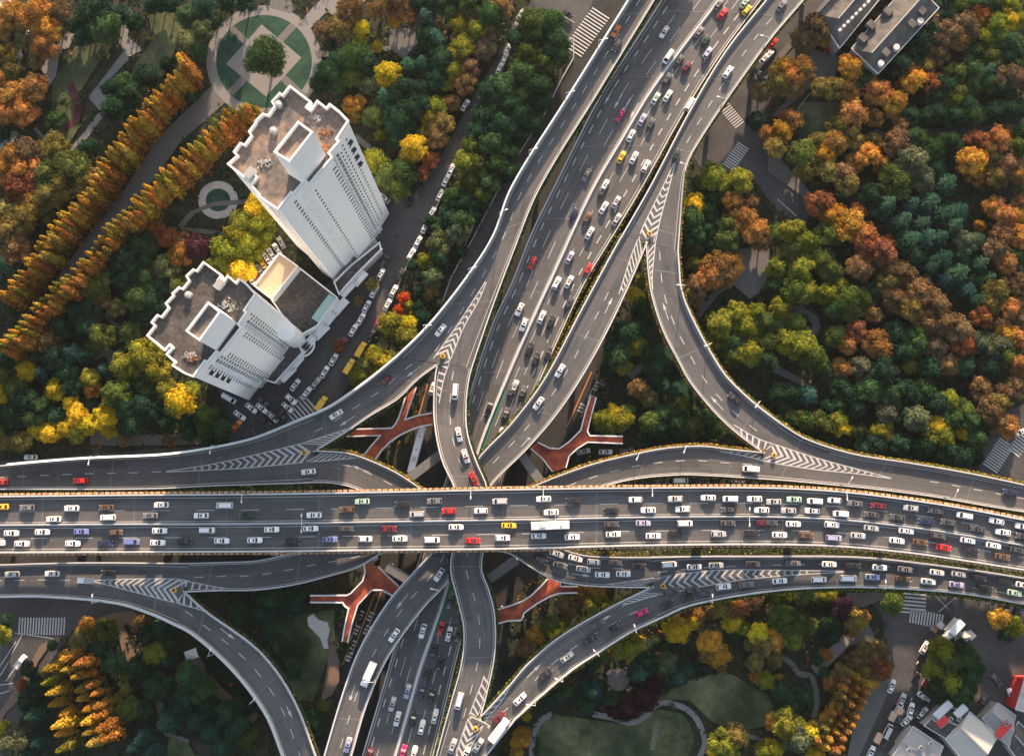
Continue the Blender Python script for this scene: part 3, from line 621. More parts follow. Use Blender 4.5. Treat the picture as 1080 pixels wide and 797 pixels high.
for (a, b) in [((637, 395), (612, 440)), ((624, 392), (598, 450)), ((451, 405), (437, 455)), ((446, 440), (440, 470)), ((402, 624), (378, 690)), ((384, 628), (362, 700)), ((395, 626), (372, 688)), ((832, 18), (822, 34)), ((818, 40), (810, 55))]:
    P, Q = at(*a, .2), at(*b, .2); d = (Q-P); n = Vector((-d.y, d.x, 0)).normalized()*.2; OM.face((P-n, Q-n, Q+n, P+n))
OM.build('street_marking', ORPAINT)['kind'] = 'structure'
SG = MB()   # worn word panels of the bus lane, read as short broken bars
for (x, y, l) in [(629, 407, 4), (637, 402, 4), (624, 421, 4), (613, 430, 4), (380, 648, 4), (391, 650, 4), (376, 664, 4), (387, 664, 4), (373, 680, 4), (368, 692, 3)]:
    p = at(x, y, .2); a = R(66); t = Vector((math.cos(a), math.sin(a), 0)); u = Vector((-t.y, t.x, 0))
    for k in range(3): q = p+t*(k-1)*1.3; SG.face((q-u*.9-t*.35, q+u*.9-t*.35, q+u*.9+t*.35, q-u*.9+t*.35))
SG.build('street_marking', WHITE)['kind'] = 'structure'

# ------------------------------------------------------------ piers, footbridges, crossbeams
def inside(p, poly):
    x, y = p[0], p[1]; c = False; j = len(poly)-1
    for i in range(len(poly)):
        a, b = poly[i], poly[j]
        if (a[1] > y) != (b[1] > y) and x < (b[0]-a[0])*(y-a[1])/(b[1]-a[1])+a[0]: c = not c
        j = i
    return c
for r in RD.values(): r.poly = [(p.x, p.y) for p in r.a]+[(p.x, p.y) for p in r.b[::-1]]
for key, r in RD.items():
    d = 14.0
    while d < r.len-4:
        c = r.P(d, .5); wdt = (r.P(d, 0)-r.P(d, 1)).length; z1 = c.z-1.3
        low = [q for k2, q in RD.items() if k2 != key and q.a[0].z < c.z+3 and any(inside((c.x+ox, c.y+oy), q.poly) for ox, oy in ((0, 0), (3, 0), (-3, 0), (0, 3), (0, -3)))]
        if not low:
            t = r.P(d+1, .5)-r.P(d-1, .5); a = math.atan2(t.y, t.x)+math.pi/2
            mb = MB(); mb.box(c.x, c.y, z1-.7, wdt*.85, 1.8, 1.4, a)
            offs = (0,) if wdt < 14 else (-.28, .28)
            for o_ in offs: mb.cyl((c.x+math.cos(a)*wdt*o_, c.y+math.sin(a)*wdt*o_, -.1), (c.x+math.cos(a)*wdt*o_, c.y+math.sin(a)*wdt*o_, z1-1.2), .95, .95, 10)
            mb.build('pier', CONC, r.o)
        d += 31
FBZ = 6.0
def footbridge(pts, label, edges):
    from mathutils.geometry import tessellate_polygon
    P = [at(x, y, FBZ) for x, y in pts]; c = sum(P, Vector())/len(P)
    e = empty('footbridge', (c.x, c.y, 0), 0, label, 'footbridge', 'red footbridges under the interchange')
    Q = [Vector((p.x-c.x, p.y-c.y, FBZ)) for p in P]; mb = MB()
    n = len(Q); mb.v = [tuple(p) for p in Q]+[(p.x, p.y, p.z-.6) for p in Q]
    for t in tessellate_polygon([Q]):
        u = (Q[t[1]]-Q[t[0]]).cross(Q[t[2]]-Q[t[0]]).z > 0; t = tuple(t) if u else tuple(t)[::-1]
        mb.f.append(t); mb.f.append(tuple(n+i for i in t[::-1]))
    for i in range(n): mb.f.append((i, (i+1) % n, n+(i+1) % n, n+i))
    mb.build('walkway', RED, e)
    for (i0, i1) in edges: MB().wall([Q[i % n] for i in range(i0, i1+1)], .42, 1.25).build('railing', TRIM, e)
    for i in range(0, n, 3): MB().cyl((Q[i].x*.9, Q[i].y*.9, 0), (Q[i].x*.9, Q[i].y*.9, FBZ-.6), .4, .4, 8).build('column', CONC, e)
f1 = K(330, 400, [(515, 65), (562, 45), (500, 220), (560, 200), (650, 183), (650, 245), (590, 255), (530, 275), (470, 305), (420, 340), (375, 385), (340, 435), (275, 415), (315, 365), (367, 305), (185, 310), (185, 272), (430, 265), (448, 245), (465, 215)], 5.143)
footbridge(f1, 'red footbridge with three arms beside the white bus, above the deck left of the centre', [(1, 4), (5, 11), (12, 15), (16, 20)])
f2 = K(540, 400, [(330, 70), (353, 78), (333, 150), (316, 218), (326, 237), (465, 240), (465, 270), (318, 264), (275, 290), (240, 322), (226, 372), (170, 388), (130, 335), (78, 290), (108, 265), (160, 290), (198, 292), (240, 262), (288, 215), (305, 150)])
footbridge(f2, 'red footbridge right of the diagonal ramp, above the deck right of the centre', [(1, 5), (6, 10), (11, 13), (14, 20)])
f3 = K(270, 597, [(455, -10), (515, 0), (560, 45), (603, 85), (575, 122), (530, 98), (488, 99), (430, 160), (405, 240), (387, 320), (364, 315), (375, 250), (391, 178), (374, 165), (366, 151), (230, 150), (230, 122), (383, 121), (400, 112), (450, 60), (460, 25)])
footbridge(f3, 'red and purple footbridge below the deck left of the centre, near the pale rocks', [(1, 3), (4, 9), (10, 15), (16, 21)])
f4 = K(540, 597, [(150, 52), (203, 60), (203, 84), (275, 84), (275, 110), (200, 112), (160, 125), (105, 155), (50, 195), (40, 225), (-20, 228), (-60, 240), (-60, 180), (0, 162), (45, 145), (80, 122), (120, 85)])
footbridge(f4, 'red footbridge below the deck right of the centre, beside orange trees', [(1, 2), (2, 3), (4, 11), (12, 17)])
def crossbeam(p, q, z, label):
    a, b = at(*p, z), at(*q, z); c = (a+b)/2; e = empty('portal_beam', (c.x, c.y, 0), 0, label, 'concrete beam', 'concrete portal beams under the crossing')
    a, b = a-Vector((c.x, c.y, 0)), b-Vector((c.x, c.y, 0)); MB().bar(a, b, 3.2, 1.6).build('beam', JOINT, e)
    for t in (.06, .94): g_ = a.lerp(b, t); MB().cyl((g_.x, g_.y, 0), (g_.x, g_.y, z-.8), .9, .9, 10).build('column', CONC, e)
crossbeam((428, 507), (470, 475), 11.0, 'grey concrete portal beam beside the white bus left of the crossing')
crossbeam((549, 478), (576, 516), 9.5, 'grey concrete portal beam at the foot of the right upper footbridge')
crossbeam((408, 597), (432, 612), 9.0, 'grey concrete portal beam touching the left lower footbridge')
crossbeam((516, 610), (545, 590), 9.5, 'grey concrete portal beam right of the central ramp below the deck')
# ------------------------------------------------------------ towers
def windows_on(e, q0, q1, z0, z1, cols, dz=2.9, w_=.75, h_=1.05, every=100, cnt=[0]):
    """windows in columns at fractions cols along the wall q0->q1 (xy), outward to the right of q0->q1"""
    a, b = Vector(q0), Vector(q1); d = (b-a); L = d.length; d /= L; nrm = Vector((d.y, -d.x)); nrm = -nrm if nrm.dot(a+b) < 0 else nrm; rest = MB()
    w0_, h0_, dz0 = w_, h_, dz
    for cdef in cols:
        f, k = cdef[:2]; w_, h_ = (cdef[2], cdef[3]) if len(cdef) > 2 else (w0_, h0_)
        z = z0
        while z < z1:
            for j in range(k):
                p = a+d*(f*L+(j-(k-1)/2)*1.7)+nrm*.05; x0, x1 = p-d*w_/2, p+d*w_/2
                fr = [(x0.x, x0.y, z), (x1.x, x1.y, z), (x1.x, x1.y, z+h_), (x0.x, x0.y, z+h_)]
                e['nwin'] = e.get('nwin', 0)+1
                if e['nwin'] <= 96: MB().face(fr).build('window', WIN, e)
                else: rest.face(fr)
            z += dz
    if rest.f: o = rest.build('window_rows', WIN, e); o['kind'] = 'stuff'
def tower(roof, z, label, pent, pz, deep):
    P = [at(x, y, z) for x, y in roof]; c = sum(P, Vector())/len(P); c.z = 0
    e = empty('residential_tower', c, 0, label, 'tower block', 'white tower blocks')
    Q = [(p.x-c.x, p.y-c.y) for p in P]
    a = sum(Q[i][0]*Q[(i+1) % len(Q)][1]-Q[(i+1) % len(Q)][0]*Q[i][1] for i in range(len(Q)))
    if a < 0: Q = Q[::-1]
    MB().prism(Q, 0, z).build('wall', WALL, e)
    from mathutils.geometry import tessellate_polygon
    n = len(Q); V = [Vector((q[0], q[1], z+.02)) for q in Q]; rf = MB(); rf.v = [tuple(v) for v in V]
    for t in tessellate_polygon([V]): rf.f.append(tuple(t) if (V[t[1]]-V[t[0]]).cross(V[t[2]]-V[t[0]]).z > 0 else tuple(t)[::-1])
    ro = rf.build('roof', deep, e)
    MB().wall([(q[0], q[1], z) for q in Q], .55, 1.5, True).build('roof_parapet', TRIM, e)
    # penthouse: tall open-topped lift and tank block
    T = [at(x, y, pz) for x, y in pent]; T = [(p.x-c.x, p.y-c.y) for p in T]
    h = MB().wall([(q[0], q[1], z) for q in T], .5, pz-z, True).build('rooftop_block', WALL, e)
    fl = [(q[0], q[1], pz-1.3) for q in T]; MB().face(fl if (Vector(T[1])-Vector(T[0])).cross(Vector(T[2])-Vector(T[1])) > 0 else fl[::-1]).build('block_roof', ROOF, h)
    return e, Q, c
k4 = lambda ox, oy, p: K(ox, oy, p, 5.906)
r1 = k4(240, 90, [(12, 500), (72, 448), (48, 425), (88, 372), (115, 382), (158, 325), (142, 300), (185, 243), (183, 235), (228, 190), (262, 200), (302, 142), (285, 115), (332, 62), (350, 75), (395, 18), (522, 115), (495, 148), (525, 168), (565, 110), (622, 155), (642, 130), (700, 175), (755, 232), (682, 345), (700, 358), (635, 432), (655, 458), (515, 622), (487, 600), (415, 682), (402, 675), (320, 778), (265, 742), (205, 700), (200, 680), (150, 628), (192, 580), (170, 560), (135, 600)])
r2 = k4(150, 270, [(42, 500), (90, 438), (68, 418), (105, 372), (130, 385), (175, 328), (157, 300), (205, 250), (197, 240), (240, 200), (262, 212), (302, 160), (285, 130), (328, 90), (348, 100), (390, 45), (500, 125), (478, 158), (508, 180), (540, 130), (592, 175), (612, 148), (655, 180), (710, 242), (640, 345), (655, 355), (603, 430), (622, 450), (492, 612), (470, 595), (412, 665), (398, 655), (325, 752), (265, 728), (200, 685), (215, 665), (162, 615), (200, 575), (180, 555), (150, 590)])
T1, Q1, C1 = tower(r1, 87, 'taller white tower block with red-brown roof and a tall open rooftop block', k4(240, 90, [(440, 228), (525, 290), (385, 470), (292, 412)]), 105, ROOF)
T2, Q2, C2 = tower(r2, 61, 'shorter white tower block with dark roof, lower left of the taller one', k4(150, 270, [(410, 290), (480, 348), (355, 522), (275, 465)]), 78, ROOFD)
# long walls toward the lower right carry the strips of windows
def face_windows(e, c, pa, pb, z, cols, z0=8, **kw):
    a, b = at(*pa, z), at(*pb, z); a = (a.x-c.x, a.y-c.y); b = (b.x-c.x, b.y-c.y); windows_on(e, a, b, z0, z-4, cols, **kw)
p_ = lambda x, y: k4(240, 90, [(x, y)])[0]
face_windows(T1, C1, p_(487, 600), p_(402, 675), 87, [(.2, 1), (.55, 1, 1.7, 2.3), (.8, 1)], w_=.9)
face_windows(T1, C1, p_(655, 458), p_(515, 622), 87, [(.05, 1), (.13, 1), (.95, 1)])
face_windows(T1, C1, p_(755, 232), p_(682, 345), 87, [(.5, 1), (.85, 1)], w_=.8)
face_windows(T1, C1, p_(400, 677), p_(320, 778), 87, [(.04, 1), (.12, 1)])
face_windows(T1, C1, p_(700, 358), p_(635, 432), 87, [(.25, 1), (.55, 1, 1.6, 2.3), (.9, 1)], w_=.9)
face_windows(T1, C1, p_(320, 778), p_(205, 700), 87, [(.3, 1), (.7, 1)], w_=1.1)
p_ = lambda x, y: k4(150, 270, [(x, y)])[0]
face_windows(T2, C2, p_(655, 355), p_(603, 430), 61, [(.15, 1), (.45, 1, 1.6, 2.3), (.8, 1)], w_=.9)
face_windows(T2, C2, p_(622, 450), p_(492, 612), 61, [(.05, 1), (.15, 1), (.86, 1), (.95, 1)])
face_windows(T2, C2, p_(470, 595), p_(412, 665), 61, [(.2, 1), (.55, 1, 1.6, 2.3), (.9, 1)], w_=.9)
face_windows(T2, C2, p_(398, 655), p_(325, 752), 61, [(.1, 1), (.25, 1)])
face_windows(T2, C2, p_(710, 242), p_(640, 345), 61, [(.92, 1)])
def grooves(e, c, z, segs):   # shaded recess slots between window bays: real shallow fins either side
    for pa, pb, fs in segs:
        a, b = at(*pa, z), at(*pb, z); a = Vector((a.x-c.x, a.y-c.y)); b = Vector((b.x-c.x, b.y-c.y)); d = (b-a).normalized(); nr = Vector((d.y, -d.x)); nr = -nr if nr.dot(a+b) < 0 else nr
        for f in fs:
            p = a.lerp(b, f)+nr*.35; MB().box(p.x, p.y, z/2-.5, .35, .7, z-3, math.atan2(d.y, d.x)).build('fin', WALL, e)
            zz = 6
            lm = MB()
            while zz < z-3: q = a.lerp(b, f)+d*.9+nr*.35; lm.box(q.x, q.y, zz, 1.5, .7, .18, math.atan2(d.y, d.x)); zz += 2.9
            lm.build('balcony_ledges', TRIM, e)
grooves(T1, C1, 87, [(k4(240, 90, [(487, 600)])[0], k4(240, 90, [(402, 675)])[0], (.42,)), (k4(240, 90, [(700, 358)])[0], k4(240, 90, [(635, 432)])[0], (.4, .75))])
grooves(T2, C2, 61, [(k4(150, 270, [(655, 355)])[0], k4(150, 270, [(603, 430)])[0], (.3, .6)), (k4(150, 270, [(470, 595)])[0], k4(150, 270, [(412, 665)])[0], (.35, .72))])
for e, c, z, pa, pb in ((T1, C1, 87, (755, 232), (682, 345)), (T2, C2, 61, (398, 655), (325, 752))):
    o_ = (240, 90) if e is T1 else (150, 270); a, b = (at(*k4(*o_, [q])[0], z) for q in (pa, pb)); a = Vector((a.x-c.x, a.y-c.y)); b = Vector((b.x-c.x, b.y-c.y)); d = (b-a).normalized(); nr = Vector((d.y, -d.x)); nr = -nr if nr.dot(a+b) < 0 else nr
    for k in range(4): q = a.lerp(b, .42)+nr*.5; MB().box(q.x, q.y, z-9-k*6, 1.5, .9, 1.1, math.atan2(d.y, d.x)).build('wall_unit', DARK, e)
# roof clutter, each a separate small thing
def clutter(ox, oy, z, items, where):
    for i, (x, y, kind, lab) in enumerate(items):
        p = at(*k4(ox, oy, [(x, y)])[0], z)
        if kind == 'tank':
            e = empty('water_tank', p, 0, lab+where, 'water tank'); MB().cyl((0, 0, .04), (0, 0, 1.5), 1.1, 1.1, 14).build('drum', CONC, e); MB().cyl((0, 0, 1.5), (0, 0, 1.8), .8, .3, 12).build('lid', PARA, e)
        elif kind == 'hut':
            e = empty('stair_hut', p, R(52), lab+where, 'roof hut'); MB().box(0, 0, 1.2, 3, 1.8, 2.35).build('wall', TRIM, e); MB().box(0, 0, 2.45, 3.3, 2.1, .15).build('roof', CONC, e)
        else:
            e = empty('debris_pile', p, 0, lab+where, 'rubble'); mb = MB()
            for _ in range(40): mb.box(random.gauss(0, 1.0), random.gauss(0, .7), .15+random.random()*.3, random.uniform(.2, .8), random.uniform(.15, .5), random.uniform(.1, .3), random.random()*3)
            mb.build('rubble', mat('rusty_metal', (.26, .11, .05), .9, [(1, .3)]) if kind == 'rust' else CONC, e)
clutter(240, 90, 87.05, [(322, 128, 'tank', 'round tank near the top notch '), (292, 290, 'tank', 'round tank at mid roof '), (150, 560, 'hut', 'small hut at the left edge '), (240, 480, 'pile', 'pale rubble beside the stair '), (610, 300, 'rust', 'rusty scaffold heap right of the block '), (550, 210, 'pile', 'long white debris right of the block '), (600, 390, 'rust', 'rusty heap near the right edge ')], 'on the taller tower roof')
clutter(150, 270, 61.05, [(560, 320, 'pile', 'big pale heap right of the block '), (520, 300, 'pile', 'pale sand heap near the block corner '), (295, 620, 'pile', 'pale bits at the lower corner '), (310, 640, 'rust', 'rusty drum heap at the lower corner '), (295, 245, 'tank', 'small tank at the upper left '), (490, 185, 'hut', 'small hut at the top notch ')], 'on the shorter tower roof')
for (x, y, z, l) in [(450, 330, 95, 'taller'), ]:
    pass
# podium between the towers
def lowbuild(name, pts, z, m, label, cat, par=True, wall=WALL, extra=None):
    P = [at(x, y, z) for x, y in pts]; c = sum(P, Vector())/len(P); c.z = 0; e = empty(name, c, 0, label, cat); Q = [(p.x-c.x, p.y-c.y) for p in P]
    MB().prism(Q, 0, z).build('wall', wall, e)
    if (sum(Q[i][0]*Q[(i+1) % len(Q)][1]-Q[(i+1) % len(Q)][0]*Q[i][1] for i in range(len(Q)))) < 0: Q = Q[::-1]
    from mathutils.geometry import tessellate_polygon
    V = [Vector((q[0], q[1], z+.02)) for q in Q]; rf = MB(); rf.v = [tuple(v) for v in V]
    for t in tessellate_polygon([V]): rf.f.append(tuple(t) if (V[t[1]]-V[t[0]]).cross(V[t[2]]-V[t[0]]).z > 0 else tuple(t)[::-1])
    rf.build('roof', m, e)
    if par: MB().wall([(q[0], q[1], z) for q in Q], .5, .9, True).build('roof_parapet', TRIM, e)
    return e, c
lowbuild('annex_building', K(240, 200, [(325, 398), (438, 480), (278, 682), (170, 600)], 5.906), 14, BEIGE, 'low annex with flat beige roof between the two towers', 'annex')
e, c = lowbuild('podium_building', K(240, 200, [(452, 492), (685, 675), (560, 850), (470, 900), (390, 850), (280, 690)], 5.906), 9, ROOFD, 'low podium with dark flat roof and teal skylight between the towers', 'podium')
a, b = at(*K(240, 200, [(655, 665)], 5.906)[0], 9.6), at(*K(240, 200, [(545, 815)], 5.906)[0], 9.6)
MB().bar((a.x-c.x, a.y-c.y, 9.6), (b.x-c.x, b.y-c.y, 9.6), 3, 1.1).build('skylight', TEAL, e)
lowbuild('podium_building', K(270, 200, [(400, 320), (520, 225), (525, 255), (420, 360), (350, 440), (330, 390)]), 6, ROOFD, 'dark flat roofed base at the foot of the taller tower', 'podium', wall=PARA)
lowbuild('podium_building', K(150, 270, [(860, 600), (960, 530), (1000, 600), (830, 790), (760, 770)], 5.906), 6, ROOFD, 'dark flat roofed base at the foot of the shorter tower', 'podium', wall=PARA)
# stepped white shop-front canopy
can = K(270, 200, [(520, 240), (440, 330), (463, 345), (400, 425), (360, 430), (345, 480), (375, 465), (330, 520), (290, 575), (245, 620), (205, 670), (215, 690), (150, 750), (110, 797)])
for i, (p, q) in enumerate([((520, 238), (445, 318)), ((460, 345), (412, 398)), ((420, 378), (358, 445)), ((380, 462), (328, 520)), ((330, 515), (288, 567)), ((300, 570), (248, 622)), ((250, 610), (200, 672)), ((225, 645), (180, 690)), ((190, 700), (145, 755)), ((160, 745), (105, 800))]):
    a, b = at(*K(270, 200, [p])[0], 5), at(*K(270, 200, [q])[0], 5); c = (a+b)/2; c.z = 0
    e = empty('shop_canopy', c, 0, 'white stepped canopy section along the tower street, number %s from the top' % ['one', 'two', 'three', 'four', 'five', 'six', 'seven', 'eight', 'nine', 'ten'][i], 'canopy', 'white canopy sections along the tower street')
    A, B = a-c, b-c; A.z = B.z = 5; MB().bar(A, B, 3.0, .35).build('slab', TRIM, e)
    d = (B-A).normalized(); n = Vector((-d.y, d.x, 0))
    for s_ in (-1.1, 0, 1.1): MB().bar(A+n*s_+Vector((0, 0, .3)), B+n*s_+Vector((0, 0, .3)), .3, .3).build('beam', TRIM, e)
    for t in (.1, .9): q_ = A.lerp(B, t); MB().cyl((q_.x, q_.y, 0), (q_.x, q_.y, 4.8), .25, .25, 8).build('column', TRIM, e)
# drum with the oval ring at the shorter tower's foot
p = at(*K(270, 200, [(181, 638)])[0], 0); e = empty('entrance_drum', (p.x, p.y, 0), 0, 'white round drum with a dark oval ring opening beside the shorter tower', 'drum entrance')
MB().cyl((0, 0, 0), (0, 0, 21), 3.4, 3.4, 28).build('wall', WALL, e); q = at(*K(270, 200, [(192, 648)])[0], 5)-p; q.z = 0
rg = [(q.x+4.6*math.cos(a_*math.pi/12), q.y+4.6*math.sin(a_*math.pi/12), 4.4) for a_ in range(24)]
MB().wall(rg, .6, .8, True).build('ring_canopy', TRIM, e); MB().prism([(x, y) for x, y, z in rg], 4.2, 4.5).build('ring_roof', DARK, e)
# ------------------------------------------------------------ low buildings at the right
def gable(name, pts, ze, zr, m, label, along=0, wall=CONC, hip=0.0, lit=None):
    """pts: four eave corners in the photograph, ridge parallel to pts0->pts1"""
    P = [at(x, y, ze) for x, y in pts]; c = sum(P, Vector())/4; c.z = 0; e = empty(name, c, 0, label, 'building'); Q = [p-c for p in P]
    MB().prism([(q.x*.97, q.y*.97) for q in Q], 0, ze-.1).build('wall', wall, e)
    m0, m1 = (Q[0]+Q[3])/2, (Q[1]+Q[2])/2; A, B = m0.lerp(m1, hip), m0.lerp(m1, 1-hip); A.z = B.z = zr
    up = MB()
    for f in ((Q[0], Q[1], B, A), (Q[2], Q[3], A, B), (Q[1], Q[2], B), (Q[3], Q[0], A)):
        f = list(f); n = (f[1]-f[0]).cross(f[2]-f[0]); up.face(f if n.z > 0 else f[::-1])
    up.build('roof', m, e); MB().bar(A+Vector((0, 0, .1)), B+Vector((0, 0, .1)), .5, .3).build('ridge', CONC, e); MB().wall([q for q in Q], .3, .35, True).build('gutter', PARA, e)
    return e, c
gb, gc = gable('school_building', K(810, 0, [(300, 205), (630, -200), (500, -260), (205, 60)]), 9, 12, TILEG, 'long grey roof building nearest the ramp at the top right', hip=.1)
gb2, gc2 = gable('school_building', K(810, 0, [(462, 312), (718, 35), (600, -80), (350, 205)]), 10, 13.5, TILEG, 'grey hip roof building with dormers farther from the ramp at the top right', hip=.06)
for (x, y) in [(395, 165), (500, 55), (490, 225), (600, 105), (430, 110), (640, 50)]:
    p = at(*K(810, 0, [(x, y)])[0], 11.2); MB().box(p.x-gc2.x, p.y-gc2.y, 11.6, 3.2, 2.6, 2.2, R(-45)).build('dormer', TILEG, gb2)
for (x, y) in [(535, 205), (470, 272), (635, 95)]:
    p = at(*K(810, 0, [(x, y)])[0], 10.5); MB().cyl((p.x-gc2.x, p.y-gc2.y, 9.5), (p.x-gc2.x, p.y-gc2.y, 12), 1.4, 1.2, 10).build('roof_tank', PARA, gb2)
for i in range(9):
    p = at(*K(810, 0, [(300+i*17, 130-i*17)])[0], 11); MB().box(p.x-gc.x, p.y-gc.y, 11.5, 1.2, 1, .9, R(45)).build('roof_vent', PARA, gb)
gable('market_building', K(810, 597, [(745, 725), (850, 850), (970, 712), (848, 612)]), 7, 9.5, SHEET, 'building with large white sheet roof at the bottom right')
gable('shop_building', K(810, 597, [(655, 668), (745, 722), (850, 612), (742, 588)]), 6, 7.5, TILEG, 'grey tiled shop left of the white sheet roof', hip=.05)
gable('shop_building', K(810, 597, [(520, 800), (680, 900), (735, 755), (610, 672)]), 6, 6.6, CONC, 'pale flat grey roof shop at the bottom edge right of the street')
gable('shop_building', K(810, 597, [(900, 640), (1010, 755), (1040, 625), (965, 572)]), 5, 6.5, CONC, 'small glazed lean-to roof right of the white sheet roof')
gable('shop_building', K(810, 597, [(1010, 760), (1080, 850), (1160, 760), (1050, 650)]), 5, 6.2, TILEG, 'grey roof shop in the bottom right corner')
gable('red_edged_building', K(810, 597, [(1040, 600), (1110, 620), (1150, 470), (1078, 470)]), 8, 8.6, SHEET, 'pale roof with red edge at the far right above the shops', wall=REDP)
for (x, y, a_, l_, lab) in [(733, 650, 40, 5, 'small red awning on the grey tiled shop'), (990, 685, 45, 8, 'long red awning right of the white sheet roof'), (735, 602, 42, 9, 'white roof strip on the grey tiled shop'), (810, 607, 42, 6, 'pale green roof light left of the white sheet roof')]:
    p = at(*K(810, 597, [(x, y)])[0], 8); e = empty('awning', (p.x, p.y, 7.8), R(a_), lab, 'awning'); MB().box(0, 0, .2, l_*.8, 2.6, .25).build('sheet', REDP if 'red' in lab else PARA, e); MB().box(0, -1.4, .1, l_*.8, .15, .5).build('frame', STEEL, e)
for i_, (x, y, a_, w2, m_, lab) in enumerate([(515, 625, 60, 3.4, BEIGE, 'tan stall left of the parked market cars'), (455, 715, 60, 3.6, TERRA, 'orange stall at the kerb near the bottom edge'), (545, 603, 60, 2.6, TERRA, 'small orange stall beside the market cars'), (590, 690, 45, 3.4, DARK, 'dark stall above the pale flat roof'),
        (655, 490, 60, 2.6, REDP, 'red stall at the foot of the market trees'), (850, 515, 20, 2.6, REDP, 'red stall right of the market trees'), (980, 292, -40, 2.4, REDP, 'small red stall by the far right round tree'), (715, 245, 50, 2.2, PARA, 'pale stall left of the white market tent'), (690, 260, 50, 2, BROWNP, 'brown stall at the lower right crosswalk'),
        (500, 745, 50, 4, DARK, 'dark roofed shed at the bottom edge'), (840, 285, -45, 3, PARA, 'white stall right of the market tent')]):
    p = at(*K(810, 597, [(x, y)])[0], 0); e = empty('market_stall', p, R(a_), lab, 'stall', 'market stalls at the lower right'); MB().box(0, 0, .5, w2*.85, 1.3, .9).build('counter', CONC, e); MB().face([(-w2/2, -1.2, 2.1), (w2/2, -1.2, 2.1), (w2/2, 1.2, 2.6), (-w2/2, 1.2, 2.6)]).build('awning_sheet', m_, e)
    for s_ in (-1, 1): MB().cyl((s_*w2*.46, -1.1, 0), (s_*w2*.46, -1.1, 2.1), .05, .05, 6).build('pole', STEEL, e)
for i_, (x, y, lab) in enumerate([(700, 640, 'grey air unit at the left of the tiled shop roof'), (765, 640, 'grey air unit near the middle of the tiled shop roof'), (590, 770, 'air unit on the pale flat roof, left'), (640, 760, 'air unit on the pale flat roof, centre'), (680, 740, 'air unit on the pale flat roof, right'), (800, 640, 'air unit at the right of the tiled shop roof'), (1000, 660, 'air unit on the glazed lean-to roof')]):
    p = at(*K(810, 597, [(x, y)])[0], 7.4); e = empty('air_unit', p, R(45), lab, 'air unit', 'air units on the market roofs'); MB().box(0, 0, .3, 1.6, 1.1, 1.2).build('casing', STEEL, e); MB().cyl((0, 0, .9), (0, 0, .98), .4, .4, 10).build('fan', DARK, e)
lowbuild('kiosk_building', K(0, 0, [(-40, 0), (0, -30), (60, 20), (30, 50)]), 5, TERRA, 'corner of a reddish roof at the top left', 'kiosk')

